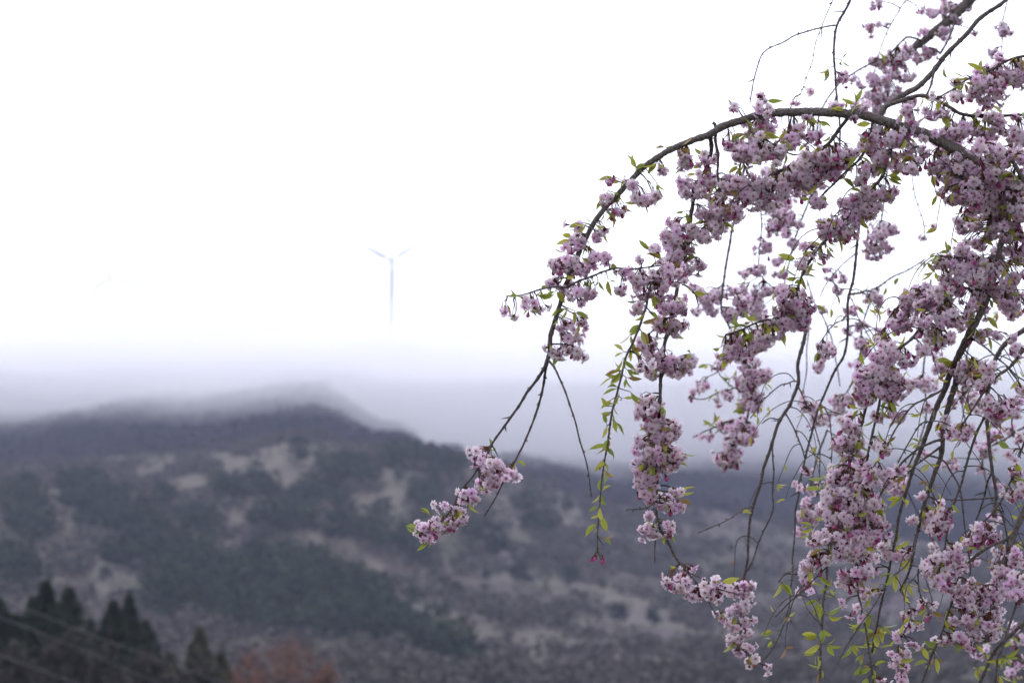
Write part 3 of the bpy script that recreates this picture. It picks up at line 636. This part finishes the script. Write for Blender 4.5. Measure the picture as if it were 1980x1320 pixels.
# leaf tufts: x y n
LF = {'s': """1281 278 1;1240 312 2;1225 325 2;1190 348 1;1168 365 2;1275 322 3;1312 292 1;1175 416 1;1150 435 1;1126 430 2;1100 463 1;1145 475 1;1195 372 2;1210 400 1;
998 566 3;1045 557 2;1040 580 1;1145 540 1;1160 548 2;1178 548 1;1180 525 1;1085 530 1;1075 570 2;1105 600 2;1120 605 1;
1210 645 1;1231 627 2;1198 679 1;1219 676 3;1198 694 1;1192 718 2;1179 726 1;1188 736 1;1219 718 1;1219 733 2;1184 752 1;1204 767 1;1210 773 1;1173 773 1;1163 785 1;1179 798 2;1198 818 1;1164 824 2;1176 852 2;1164 860 1;1176 867 1;1158 888 2;1163 897 1;1175 912 1;1160 955 1;1168 958 1;1151 979 1;1171 997 1;1149 1012 1;1171 1041 1;1210 700 1;1190 790 1;
1358 299 1;1370 324 2;1322 360 1;1325 324 1;1313 290 1;1373 378 1;1367 430 2;1334 420 3;1316 408 1;1325 463 3;1348 472 1;1331 505 2;1282 496 2;1295 508 1;1440 257 3;1455 263 3;1479 263 2;1488 336 1;1425 327 2;
1279 618 2;1246 642 1;1346 565 2;1280 591 1;1334 506 1;1258 605 1;1304 621 2;1337 682 1;1279 706 1;1228 760 1;1258 821 2;1270 827 2;1258 876 2;1291 873 2;825 992 1;799 1024 1;1290 1008 1;1308 955 1;1257 873 2;1245 894 2;1284 870 2;1305 1103 1;
1894 124 2;1867 164 2;1864 145 1;1827 148 1;1961 121 1;1830 194 1;1915 215 1;1873 221 3;1836 226 1;1815 224 1;1782 191 1;1655 194 3;1636 203 2;1561 236 3;1582 242 2;1479 261 3;1436 264 3;1512 267 3;1488 336 2;1479 373 2;1573 321 2;1652 300 3;1697 318 4;1724 345 2;1661 370 3;1633 352 1;1767 306 2;1864 364 5;1888 327 3;1958 300 3;1955 342 3;1848 300 2;1927 315 1;1555 376 2;1936 236 2;
1867 359 3;1664 426 3;1624 465 1;1582 468 3;1567 492 3;1530 498 2;1536 535 3;1558 538 4;1603 483 1;1582 511 1;1809 480 3;1833 480 3;1885 432 4;1948 441 1;1961 505 3;1958 424 1;1803 532 2;1855 611 2;1885 617 2;1921 580 1;1915 614 1;1912 656 1;1742 605 2;1712 647 2;1427 626 3;1448 614 2;1452 647 2;1439 641 1;1479 626 1;1833 698 2;1873 695 2;1894 714 2;
1685 753 2;1727 777 2;1712 795 2;1621 847 1;1706 856 2;1648 874 3;1609 898 2;1667 832 3;1821 795 1;1855 820 2;1836 698 1;1873 695 2;1894 720 1;1909 656 1;1653 789 2;1736 962 2;1812 944 1;1976 741 1;1973 974 1;1976 938 1;1939 814 2;1773 859 2;1597 998 1;1582 944 1;1564 1017 2;
1598 995 1;1704 991 4;1787 1279 2;1803 1247 2;1815 1275 3;1838 1204 2;1886 1054 1;1736 959 2;1515 1129 3;1586 1117 2;1610 1141 3;1574 1160 2;1584 1172 1;1608 1192 2;1590 1219 2;1574 1231 2;1584 1249 1;1606 1247 2;1570 1265 2;1598 1292 2;1653 1208 4;1685 1196 1;1685 1223 4;1653 1251 3;1661 1267 2;1657 1286 2;1669 1310 4;1698 1290 2;1689 1247 2;1712 1212 3;1708 1255 2;1728 1113 2;1744 1125 2;1696 1129 2;1823 1176 2;1949 1275 3;1940 1306 3;1956 1235 2;1930 1200 2""",
'm': """1594 133 3;1636 118 2;1486 1216 2;1486 1235 3;1418 1192 1;1412 1240 2;1588 686 1;1558 986 1;1400 1186 2;1446 1275 2""",
'b': """1706 106 2;1373 815 5;1395 830 2;1425 776 2;1434 794 2;1388 764 2;1364 700 2;1419 727 1;1431 627 3;1449 612 2;1430 783 3;1418 729 2;1697 595 3;1664 592 2;1718 559 1;1936 605 2;1773 859 2;1893 1294 4;1905 1262 4;1956 1235 3;1940 1275 4;1965 1310 4;1700 460 1;1580 800 1;1920 880 2;1436 545 2;1564 1000 3;1780 500 2;1740 540 2;1990 700 3;1960 700 2"""}

DG = {'s': 4.72, 'm': 5.25, 'b': 6.5}
BSC = 4.7*K                                                     # metres of one photo px at the focus distance
tree = empty('weeping_cherry_tree', (2.35, 5.75, 0.0)); OFF = np.array([2.35, 5.75, 0.0])
tag(tree, 'weeping cherry with arching branches full of pale pink double blossom', 'tree')
rt = np.random.default_rng(77)
branches = []
allpt = {'s': [], 'm': [], 'b': []}
barkc = np.array([.085, .068, .062])
free = []
for bi, line in enumerate(BR.strip().split('\n')):
    g_, rr_, pts = line.split(';'); r0, r1 = map(float, rr_.split(','))
    if bi and r0 < 6: r0, r1 = r0*.8, r1*.85
    v = list(map(float, pts.split())); xy = list(zip(v[::2], v[1::2]))
    own = DG[g_] + (0 if bi == 0 else rt.uniform(-.11, .11) if g_ == 's' else rt.uniform(-.25, .25))
    d = np.full(len(xy), own)
    def near_pt(p, lim, groups):
        best = None
        for gg in groups:
            for (q, bj) in allpt[gg]:
                dd = math.hypot(q[0]-p[0], q[1]-p[1])
                if dd < lim and (best is None or dd < best[0]): best = (dd, q)
        return best
    order = {'s': 's', 'm': 'ms', 'b': 'bm'}[g_]
    snapped = False
    for endi, rngi in ((0, 1), (-1, -1)):
        if bi == 0: continue
        hit = near_pt(xy[endi], 14 if endi == 0 else 7, order[0])
        if hit:
            dq = hit[1][2]; n_ = len(xy); wgt = np.exp(-np.arange(n_)/1.6)
            if endi == -1: wgt = wgt[::-1]
            d = d*(1-wgt) + dq*wgt
            xy[endi] = (hit[1][0], hit[1][1]); snapped = True
    if not snapped and 0 < xy[0][0] < 1980 and xy[0][1] > 0: free.append((bi, g_, xy[0]))
    W = np.array([P(a_, b_, c_) for (a_, b_), c_ in zip(xy, d)])
    W = smooth_line(W, 6); n = len(W)
    seg = np.concatenate([[0], np.cumsum(np.linalg.norm(np.diff(W, axis=0), axis=1))])
    # re-sample every 5 mm so that nodes and bends are modelled
    m_ = max(8, int(seg[-1]/.005)); s_ = np.linspace(0, seg[-1], m_)
    W = np.stack([np.interp(s_, seg, W[:, i]) for i in range(3)], 1)
    sc = own*K
    u = s_/seg[-1]
    R = (r0*(1-u)**1.0 + r1*(1-(1-u)))*sc if bi else np.interp(u, [0, .12, .3, .5, .7, 1], [13, 11.5, 9.8, 7.6, 5.2, 4.2])*sc
    if r0 > 6.9 and bi: R = (r1 + (r0-r1)*(1-u)**(2.4 if g_ == 's' else 1.2))*sc
    # gentle crookedness, stronger for thin twigs
    wob = np.stack([np.interp(s_, np.arange(0, seg[-1]+.08, .035), rt.normal(size=len(np.arange(0, seg[-1]+.08, .035)))) for _ in range(3)], 1)
    W = W + wob*.0012*np.minimum(1, np.minimum(s_, seg[-1]-s_)/.04)[:, None]
    # nodes: buds and old spur scars
    nodes = np.arange(.012, seg[-1], .024) + rt.uniform(-.005, .005, len(np.arange(.012, seg[-1], .024)))
    bumpR = np.zeros(m_)
    for nd in nodes: bumpR += np.exp(-((s_-nd)/.0032)**2)
    Rb = R*(1 + rt.normal(size=m_)*.03) + bumpR*np.minimum(.0009, R*.32)
    mb = MB()
    Vt, Ft = tube(W, Rb, 10 if r0 > 4 else 7, bump=.05, seed=bi)
    age = np.clip((Rb.repeat(10 if r0 > 4 else 7)-.0015)/.007, 0, 1)
    cc = np.tile(barkc, (len(Vt), 1)); na = len(age)
    cc[:na] = (barkc*(1-age[:, None]) + np.array([.112, .094, .084])*age[:, None])
    cc *= rt.uniform(.85, 1.15, (len(Vt), 1))
    mb.add(Vt, Ft, cc)
    T = np.gradient(W, axis=0); T /= np.linalg.norm(T, axis=1)[:, None]+1e-9
    for nd in nodes:                                        # small winter buds / spurs standing off the twig
        if rt.uniform() < .75:
            i = min(int(nd/seg[-1]*m_), m_-1); q = rt.normal(size=3); q -= T[i]*(q@T[i]); q /= np.linalg.norm(q)
            ln = rt.uniform(.002, .005); 
            if rt.uniform() < .12 and r0 < 6: ln = rt.uniform(.010, .022)
            e = W[i] + q*(Rb[i]*.6+ln) + T[i]*ln*.7
            Vs, Fs = tube([W[i]+q*Rb[i]*.3, (W[i]+q*Rb[i]*.6+e)/2, e], [.0016, .0014, .0005], 5, seed=i)
            mb.add(Vs, Fs, barkc*.8)
    o = mb.build('branch' if max(r0, r1) > 2.8 else 'twig', M_BARK, tree, smooth=True, off=OFF)
    branches.append(dict(o=o, W=W, g=g_, i=bi, R=Rb, d=own))
    px_, py_ = proj(W)
    dd_ = (W - C0) @ FW
    for a_, b_, c_ in list(zip(px_, py_, dd_))[::2]: allpt[g_].append(((a_, b_, c_), bi))
# fine side shoots drooping from the branches on the right
shoots = {}
cand = [B for B in branches if B['g'] in 'sm' and B['W'][:, 0].mean() > .45]
tips = []
for k in range(135):
    B = cand[rt.integers(len(cand))]; i = rt.integers(3, len(B['W'])-3); p = B['W'][i]
    x_, y_ = proj(p)
    if x_ > 2000 or y_ > 1150 or x_ < 1450 or y_ < 290: continue
    ln = rt.uniform(.05, .19); sd = rt.choice([-1, 1]); q = [p]
    dr = np.array([sd*rt.uniform(.3, .9), rt.uniform(-.5, .5), rt.uniform(-.2, .35)])
    for t in range(7):
        q.append(q[-1] + dr/np.linalg.norm(dr)*ln/7); dr = dr + np.array([0, 0, -.33]) + rt.normal(size=3)*.08
    Vt, Ft = tube(smooth_line(q, 3), np.linspace(.0013, .0007, 22), 5, bump=.12, seed=k)
    sh = MB(); sh.add(Vt, Ft, barkc*.9); sh.build('side_shoot', M_BARK, B['o'], smooth=True, off=OFF); tips += [(q[-1], B), (q[4], B)]

# ---- flower prototypes
def petal(Lp, Wp, az, el, r_, cup=.25):
    ts = [0, .4, .78, 1.0]; ws = [.16, .78, 1.0, .62]
    Vp = []; Tt = []
    ruf = r_.uniform(-.16, .16, 3)
    for a_, (t, wd) in enumerate(zip(ts, ws)):
        for s in (-1, 0, 1):
            tt = t - (.13 if (a_ == 3 and s == 0) else 0) + (r_.uniform(-.05, .05) if a_ == 3 else 0)
            rad = tt*Lp; e_ = el*(1.0-.45*t)
            x_ = rad*math.cos(e_); z_ = rad*math.sin(e_) + cup*Wp*.5*(s*s)*wd - .05*Lp
            if a_ >= 2: z_ += ruf[s+1]*Lp
            y_ = s*wd*Wp*.5
            Vp.append((x_, y_, z_)); Tt.append(t)
    Vp = np.array(Vp); ca, sa = math.cos(az), math.sin(az)
    Rm = np.array([[ca, -sa, 0], [sa, ca, 0], [0, 0, 1]])
    Fp = []
    for a_ in range(3):
        for s in range(2):
            i = a_*3+s; Fp.append((i, i+1, i+4, i+3))
    return Vp@Rm.T, np.array(Fp), np.array(Tt)
PALE = np.array([.96, .91, .97]); MIDP = np.array([.84, .69, .81]); DEEP = np.array([.45, .13, .28]); CAL = np.array([.17, .045, .055]); PED = np.array([.20, .12, .07])
def make_flower(seed, openness):
    r_ = np.random.default_rng(seed); V_, F_, C_ = [], [], []; n = 0
    for (np_, Lp, el0, z0) in ((6, .0128, .14, 0), (5, .0094, .50, .0012)):
        for k in range(np_):
            el = el0 + (1-openness)*.75 + r_.uniform(-.14, .14)
            v_, f_, t_ = petal(Lp*r_.uniform(.88, 1.1), Lp*r_.uniform(.60, .78), 2*math.pi*(k+r_.uniform(-.2, .2))/np_+z0*500, min(el, 1.45), r_)
            v_[:, 2] += z0
            tone = r_.uniform(0, 1)
            c = PALE[None]*t_[:, None]**.5 + (MIDP*.75+DEEP*.25)[None]*(1-t_[:, None]**.5)
            c = c*(1-.35*tone) + MIDP*.35*tone
            if z0 > .001: c = c*.9 + MIDP*.1
            V_.append(v_); F_.append(f_+n); C_.append(c); n += len(v_)
    V_ = np.vstack(V_); F_ = np.vstack(F_); C_ = np.vstack(C_)
    mb = MB(); mb.add(V_, F_, C_)
    # stamens: slim threads with yellow brown tips
    for k in range(7):
        a_ = k*.9; tip = np.array([math.cos(a_)*.0022, math.sin(a_)*.0022, .0052+.001*(k % 2)])
        w_ = np.array([-math.sin(a_), math.cos(a_), 0])*.00035
        mb.add([tip*.1-w_, tip*.1+w_, tip+w_*1.6, tip-w_*1.6], [(0, 1, 2, 3)], np.array([[.45, .12, .22]]*2+[[.42, .22, .12]]*2))
    # calyx cup and sepals
    a_ = np.arange(6)*math.pi/3
    ring = lambda rd, z_: np.stack([np.cos(a_)*rd, np.sin(a_)*rd, np.full(6, z_)], 1)
    Vc = np.vstack([ring(.0008, -.0085), ring(.0019, -.006), ring(.0020, -.002), ring(.0042, -.0006)])
    Fc = [(i*6+j, i*6+(j+1) % 6, (i+1)*6+(j+1) % 6, (i+1)*6+j) for i in range(3) for j in range(6)]
    mb.add(Vc, np.array(Fc), CAL)
    return np.vstack(mb.V), np.vstack(mb.F), np.vstack(mb.C)
def make_bud(seed):
    r_ = np.random.default_rng(seed); mb = MB(); a_ = np.arange(7)*2*math.pi/7
    prof = [(.0007, -.009), (.0020, -.006), (.0022, -.003), (.0036, 0), (.0042, .003), (.0034, .006), (.001, .0082)]
    Vc = np.vstack([np.stack([np.cos(a_+.2*i)*rd, np.sin(a_+.2*i)*rd, np.full(7, z_)], 1) for i, (rd, z_) in enumerate(prof)])
    Fc = [(i*7+j, i*7+(j+1) % 7, (i+1)*7+(j+1) % 7, (i+1)*7+j) for i in range(6) for j in range(7)]
    C = np.vstack([np.tile(CAL if i < 3 else DEEP*(.8+.12*i), (7, 1)) for i in range(7)])
    mb.add(Vc, np.array(Fc), C); return np.vstack(mb.V), np.vstack(mb.F), np.vstack(mb.C)
FL = [make_flower(300+i, [1.0, .95, .85, .75, .6, .9, .4, .15][i]) for i in range(8)]
BUD = [make_bud(400+i) for i in range(2)]

def put(mb, proto, pos, axis, scale, r_, tint):
    V_, F_, C_ = proto
    z = axis/np.linalg.norm(axis); t = np.cross(z, r_.normal(size=3)); t /= np.linalg.norm(t); b_ = np.cross(z, t)
    Rm = np.stack([t, b_, z], 0)
    mb.V.append(V_*scale@Rm + pos); mb.F.append(F_+mb.n); mb.C.append(np.clip(C_*tint, 0, 1)); mb.n += len(V_)
def thread(mb, a_, b_, rad, c, r_, sag=.15):
    ln = np.linalg.norm(b_-a_); mid = (a_+b_)/2 + np.array([0, 0, ln*sag]) + r_.normal(size=3)*ln*.05
    Vt, Ft = tube([a_, mid, b_], [rad*1.2, rad, rad], 4, caps=False); mb.add(Vt, Ft, c)

def nearest_branch(px, py, g_, up_px):
    """the bearing branch and the point on it, preferably a little above the flowers"""
    best = None
    for gg in ([g_] if g_ != 'm' else ['m']):
        for B in branches:
            if B['g'] != gg: continue
            if 'pp' not in B: B['pp'] = proj(B['W'])
            dx = B['pp'][0]-px; dy = B['pp'][1]-(py-up_px)
            dd = np.hypot(dx, dy*np.where(dy > 0, 1.25, 1)); i = int(np.argmin(dd))
            if best is None or dd[i] < best[0]: best = (dd[i], B, i)
    return best
rb = np.random.default_rng(500)
blobs = []
for g_, s in BL.items():
    for q in s.replace('\n', '').split(';'):
        x_, y_, r_ = map(float, q.split()); dist, B, i = nearest_branch(x_, y_, 's' if g_ == 'f' else g_, r_*.7)
        blobs.append(dict(x=x_, y=y_, r=r_, B=B, i=i, dist=dist, back=.05 if g_ == 'f' else 0))
print('blobs', len(blobs), 'far ones', [(b_['x'], b_['y'], round(b_['dist'])) for b_ in blobs if b_['dist'] > 70])
# join neighbouring umbels of one branch into clusters
clusters = []
for b_ in sorted(blobs, key=lambda q: (q['B']['i'], q['i'])):
    for c in clusters:
        if c['B'] is b_['B'] and math.hypot(c['x']-b_['x'], c['y']-b_['y']) < 33 and len(c['m']) < 5:
            c['m'].append(b_); break
    else: clusters.append(dict(B=b_['B'], x=b_['x'], y=b_['y'], m=[b_]))
nfl = 0
def fill_cluster(c, mb):
    global nfl
    r_ = rb
    for b_ in c['m']:
        B = b_['B']; sc = B['d']*K
        node = B['W'][b_['i']]; dn = (node-C0)@FW
        Rm = (b_['r']*1.15+1)*sc; Rc = max(Rm-.0065, .003)
        cen = P(b_['x'], b_['y'], dn + r_.uniform(-.5, .5)*Rm + b_['back'])
        n = max(2, int(round(2.75*(Rm/.0112)**2*r_.uniform(.85, 1.15))))
        # spur from the branch towards the flowers
        v = cen-node; ln = np.linalg.norm(v)
        top = cen + np.array([0, 0, Rm*.55])
        sp = node + (top-node)*(max(0, 1-.018/max(np.linalg.norm(top-node), 1e-6)) if ln > .03 else .25)
        mid = (node+sp)/2 + r_.normal(size=3)*.0015
        Vt, Ft = tube([node, mid, sp], [.0019, .0015, .0012], 5); mb.add(Vt, Ft, barkc*.85)
        for k in range(n):
            q = r_.normal(size=3); q /= np.linalg.norm(q)
            if q @ UP > .55: q = q - 2*(q@UP)*UP*.8
            rr = Rc*r_.uniform(.12, 1)**.45 + (r_.uniform(0, .014) if r_.uniform() < .28 else 0)
            pos = cen + q*rr*np.array([1, 1.05, 1])
            ax = q*.75 + (pos-sp)/(np.linalg.norm(pos-sp)+1e-6)*.6 + r_.normal(size=3)*.42 + np.array([0, -.18, -.12])
            ax /= np.linalg.norm(ax)
            dark = r_.uniform(0, 1)
            tint = np.array([1, 1, 1])*(1-.08*dark) * np.array([1, 1-.18*r_.uniform(0, 1)**2, 1-.08*r_.uniform()])
            if r_.uniform() < .09:
                pos = pos - np.array([0, 0, .006]); ax = np.array([0, 0, -1]) + r_.normal(size=3)*.4; ax /= np.linalg.norm(ax)
                put(mb, BUD[r_.integers(2)], pos, ax, r_.uniform(.8, 1.1), r_, tint)
                off = .009
            else:
                ki = r_.choice(8, p=[.19, .18, .16, .13, .11, .11, .08, .04])
                s_ = r_.uniform(.74, 1.0); put(mb, FL[ki], pos, ax, s_, r_, tint); off = .0085*s_
            nfl += 1
            thread(mb, sp, pos-ax*off, 0.0006, PED*np.array([1+.5*r_.uniform(), 1, 1]), r_)
for c in clusters: c['A'] = sum((b_['r']*(1 if b_['B']['g'] == 's' else .8))**2 for b_ in c['m'])
clusters.sort(key=lambda c: -c['A'])
rest = MB()
for k, c in enumerate(clusters):
    if k < 100:
        mb = MB(); fill_cluster(c, mb); o = mb.build('blossom_cluster', M_PETAL, c['B']['o'], smooth=False, off=OFF)
        if c['B']['g'] == 'b': pass
    else: fill_cluster(c, rest)
o = rest.build('blossom', M_PETAL, tree, smooth=False, off=OFF); tag(o, kind='stuff')
print('clusters', len(clusters), 'flowers', nfl)

# ---- leaves
def leaf_geo(Lf, Wf, fold, curl, r_):
    ts = np.array([0, .18, .42, .68, .88, 1.0]); ws = np.array([.04, .62, 1.0, .80, .34, .0])
    V_ = []; C_ = []
    for t, wd in zip(ts, ws):
        for s in (-1, 0, 1):
            z_ = -curl*Lf*t*t + fold*Wf*.5*abs(s)*wd
            V_.append((t*Lf, s*wd*Wf*.5 + (r_.normal()*.02*Wf), z_)); C_.append(.82 if s == 0 else 1.0)
    F_ = [(a_*3+s, a_*3+s+1, (a_+1)*3+s+1, (a_+1)*3+s) for a_ in range(5) for s in range(2)]
    return np.array(V_), np.array(F_), np.array(C_)
rl = np.random.default_rng(900); per = {}
LF = {g_: ';'.join(' '.join(q.split()[:2]+[str(int(q.split()[2])+1)]) for q in s.replace('\n', '').split(';')) for g_, s in LF.items()}
extra = []
for b_ in blobs:
    if rl.uniform() < (.8 if b_['B']['g'] == 's' and not b_['back'] else 0):
        a_ = rl.uniform(0, 6.283); extra.append('%.0f %.0f %d' % (b_['x']+math.cos(a_)*b_['r']*.95, b_['y']+math.sin(a_)*b_['r']*.8-3, rl.integers(1, 3)))
LF['s'] += ';' + ';'.join(e_ for e_ in extra)
for g_, s in LF.items():
    for q in s.replace('\n', '').split(';'):
        x_, y_, n = map(float, q.split()); dist, B, i = nearest_branch(x_, y_, g_, 4)
        if dist > 55: continue
        sc = B['d']*K; node = B['W'][i]; dn = (node-C0)@FW
        tgt = P(x_, y_, dn + rl.uniform(-.012, .012))
        mb = per.setdefault(B['i'], MB())
        v = tgt-node; ln = np.linalg.norm(v); base = node + v*max(0, 1-.010/max(ln, 1e-6)) if ln > .012 else node
        if ln > .014: 
            Vt, Ft = tube([node, (node+base)/2+rl.normal(size=3)*.001, base], [.0011, .0009, .0007], 4); mb.add(Vt, Ft, np.array([.16, .15, .06]))
        for k in range(int(n)):
            Lf = rl.uniform(.016, .034); Wf = Lf*rl.uniform(.28, .42)
            V_, F_, C_ = leaf_geo(Lf, Wf, rl.uniform(.3, .9), rl.uniform(0, .4), rl)
            ax = v/(ln+1e-6)*.6 + rl.normal(size=3)*np.array([.75, .45, .6]) + np.array([0, 0, -.45]); ax /= np.linalg.norm(ax)
            nn = np.cross(ax, rl.normal(size=3)); nn /= np.linalg.norm(nn); bb = np.cross(nn, ax)
            b0 = base + ax*.004
            W_ = V_[:, :1]*ax + V_[:, 1:2]*bb + V_[:, 2:3]*nn + b0
            t = rl.uniform()
            c = np.array([.52, .50, .075])*(1-t) + np.array([.26, .34, .06])*t
            if rl.uniform() < .12: c = np.array([.33, .22, .07])
            mb.add(W_, F_, c[None]*C_[:, None])
            Vt, Ft = tube([base, base+ax*.002, b0+ax*.001], .0005, 4, caps=False); mb.add(Vt, Ft, np.array([.2, .2, .06]))
for (p, B) in tips:
    if rl.uniform() < .3: continue
    mb = per.setdefault(B['i'], MB())
    for k in range(rl.integers(1, 4)):
        Lf = rl.uniform(.013, .025); V_, F_, C_ = leaf_geo(Lf, Lf*rl.uniform(.28, .42), rl.uniform(.3, .9), rl.uniform(0, .4), rl)
        ax = rl.normal(size=3)*np.array([.7, .45, .6]) + np.array([0, 0, -.5]); ax /= np.linalg.norm(ax)
        nn = np.cross(ax, rl.normal(size=3)); nn /= np.linalg.norm(nn); bb = np.cross(nn, ax)
        c = np.array([.50, .48, .075]) if rl.uniform() < .75 else np.array([.33, .20, .08])
        mb.add(V_[:, :1]*ax + V_[:, 1:2]*bb + V_[:, 2:3]*nn + p, F_, c[None]*C_[:, None])
for B in branches:
    if B['i'] in per: per[B['i']].build('foliage', M_LEAF, B['o'], smooth=True, off=OFF)

# hanging bud cluster at the tip of the leafy strand
mb = MB(); tip = branches[7]['W'][-1]
for k in range(11):
    q = rl.normal(size=3); q[2] = -abs(q[2])-.3; q /= np.linalg.norm(q); st = tip + np.array([0, 0, rl.uniform(0, .012)]); e = st + q*rl.uniform(.018, .028)
    ax = q*.6+np.array([0, 0, -.6]); ax /= np.linalg.norm(ax)
    put(mb, BUD[k % 2], e, ax, rl.uniform(.45, .7), rl, np.ones(3)); thread(mb, st, e-ax*.005, .0005, PED, rl, 0)
mb.build('bud_cluster', M_PETAL, branches[7]['o'], smooth=True, off=OFF)

# trunk and the limbs that carry the branches, to the right of the view
mb = MB()
tk = smooth_line(np.array([(2.35, 5.75, -.2), (2.38, 5.72, .7), (2.28, 5.65, 1.5), (2.34, 5.6, 2.3), (2.2, 5.5, 3.0), (2.0, 5.3, 3.5)]), 8)
Vt, Ft = tube(tk, np.linspace(.15, .035, len(tk)), 20, bump=.04, seed=3); mb.add(Vt, Ft, np.array([.12, .105, .10]))
scaf = {}
for g_, pl in (('s', [(2.2, 5.5, 3.0), (1.95, 5.1, 3.45), (1.6, 4.85, 3.3), (1.42, 4.72, 2.8), (1.38, 4.7, 2.2), (1.36, 4.7, 1.75), (1.30, 4.7, 1.55)]),
               ('m', [(2.3, 5.6, 2.6), (2.1, 5.4, 3.1), (1.75, 5.25, 3.1), (1.55, 5.2, 2.6), (1.5, 5.2, 2.0)]),
               ('b', [(2.0, 5.3, 3.5), (2.0, 5.9, 3.9), (1.95, 6.5, 3.6), (1.8, 6.6, 2.8), (1.75, 6.6, 1.9)])):
    sl = smooth_line(np.array(pl), 10); scaf[g_] = sl
    Vt, Ft = tube(sl, np.linspace(.032, .008, len(sl)), 12, bump=.05, seed=5); mb.add(Vt, Ft, np.array([.10, .085, .078]))
for B in branches:
    for e in (0, -1):
        p = B['W'][e]; x_, y_ = proj(p)
        if x_ > 1982 or y_ < -2:
            sl = scaf[B['g']]; j_ = int(np.argmin(np.linalg.norm(sl - (p+np.array([.05, 0, .14])), axis=1))); a_ = sl[j_]
            nxt = B['W'][1 if e == 0 else -2]; dr = (p-nxt)/np.linalg.norm(p-nxt)
            ln_ = np.linalg.norm(p-a_)
            ln = smooth_line(np.array([a_, a_*.6+p*.4+np.array([0, 0, ln_*.12]), p + dr*ln_*.22, p]), 8)
            rr = B['R'][e]
            Vt, Ft = tube(ln, np.linspace(max(rr*1.3, .004), rr, len(ln)), 8, bump=.04); mb.add(Vt, Ft, np.array([.10, .085, .078]))
mb.build('trunk', M_BARK, tree, smooth=True, off=OFF)

# ------------------------------------------------------------------ low cloud over the ridge and the haze
def volume_mat(name, col, dens, aniso):
    m = bpy.data.materials.new(name); m.use_nodes = True
    t = m.node_tree; t.nodes.clear(); o = N(t, 'ShaderNodeOutputMaterial')
    v = N(t, 'ShaderNodeVolumePrincipled'); v.inputs['Color'].default_value = (*col, 1)
    v.inputs['Density'].default_value = dens; v.inputs['Anisotropy'].default_value = aniso
    t.links.new(v.outputs[0], o.inputs['Volume'])
    m.cycles.homogeneous_volume = True
    return m
M_CLOUD = volume_mat('cloud_vapour', (.995, .995, 1.0), 0.00095, 0.65)
M_HAZE = volume_mat('haze_air', (.70, .76, 1.0), 0.00012, 0.0)
def cloud_slab(name, x0, x1, y0, y1, base, top, seed, lab, nx=90, ny=60, f=1.0, mat=None):
    xs = np.linspace(x0, x1, nx); ys = np.linspace(y0, y1, ny)
    CX, CY = np.meshgrid(xs, ys)
    ex = np.minimum((CX-x0)/(x1-x0), (x1-CX)/(x1-x0)); ey0 = (CY-y0)/(y1-y0)
    edge = np.clip(ex/.06, 0, 1)*np.clip((1-ey0)/.1, 0, 1)
    B = base(CX, CY) + (fbm(CX/190*f, CY/260*f, seed)-.5)*56 + (fbm(CX/60*f, CY/90*f, seed+7)-.5)*14
    T = top(CX, CY) + (fbm(CX/240*f, CY/300*f, seed+20)-.5)*58 + (fbm(CX/70*f, CY/90*f, seed+27)-.5)*16
    mid = (B+T)/2; th = np.maximum(T-B, 2.0)*edge*np.clip(ey0/.03, 0, 1)**.5/2
    Bz = mid-th; Tz = mid+th
    Vv = np.vstack([np.stack([CX.ravel(), CY.ravel(), Bz.ravel()], 1), np.stack([CX.ravel(), CY.ravel(), Tz.ravel()+.01], 1)])
    q = np.arange(nx*ny).reshape(ny, nx); n0 = nx*ny
    Fb = np.stack([q[:-1, :-1].ravel(), q[1:, :-1].ravel(), q[1:, 1:].ravel(), q[:-1, 1:].ravel()], 1)
    Ft = np.stack([q[:-1, :-1].ravel(), q[:-1, 1:].ravel(), q[1:, 1:].ravel(), q[1:, :-1].ravel()], 1)+n0
    S = []
    for i in range(nx-1):
        S.append((q[0, i], q[0, i+1], q[0, i+1]+n0, q[0, i]+n0)); S.append((q[-1, i+1], q[-1, i], q[-1, i]+n0, q[-1, i+1]+n0))
    for j in range(ny-1):
        S.append((q[j+1, 0], q[j, 0], q[j, 0]+n0, q[j+1, 0]+n0)); S.append((q[j, -1], q[j+1, -1], q[j+1, -1]+n0, q[j, -1]+n0))
    o = mesh_obj(name, Vv, np.vstack([Fb, Ft, np.array(S)]), mat or M_CLOUD, smooth=True)
    tag(o, lab, 'cloud', kind='stuff'); return o
# nested layers: their densities add up, so the bank thins out softly at its base and top
for k in range(8):
    f_ = k/7
    cloud_slab('low_cloud', -1500, 1500, 1270+24*k, 3300,
           lambda x, y: 184 + 40*f_ - 50*np.exp(-((x+25-(y-1500)*.05)/125)**2)*np.clip((y-1330)/150, 0, 1) + np.clip((1700-y)/300, 0, 1)*12,
           lambda x, y: 206 + 50*f_ + np.clip((y-1400)/850, 0, 1)*(92 + 42*((k*3) % 8)/7), 4+10*k,
           'white low cloud bank lying over the mountain top')
cloud_slab('cloud_wisp', -640, -190, 2050, 2480, lambda x, y: 352+0*x, lambda x, y: 372+110*np.clip(1-((x+410)/230)**2, 0, 1), 99,
           'faint grey cloud wisp before the second wind turbine', nx=40, ny=30, mat=volume_mat('wisp_vapour', (.99, .99, 1.0), .004, .5))
top_z = 520
hz = []
for z in (-2.5, top_z):
    for (x, y) in ((-2600, -450), (2600, -450), (2600, 3750), (-2600, 3750)): hz.append((x, y, z))
o = mesh_obj('haze', np.array(hz), np.array([(0, 3, 2, 1), (4, 5, 6, 7), (0, 1, 5, 4), (1, 2, 6, 5), (2, 3, 7, 6), (3, 0, 4, 7)]), M_HAZE)
tag(o, kind='stuff')
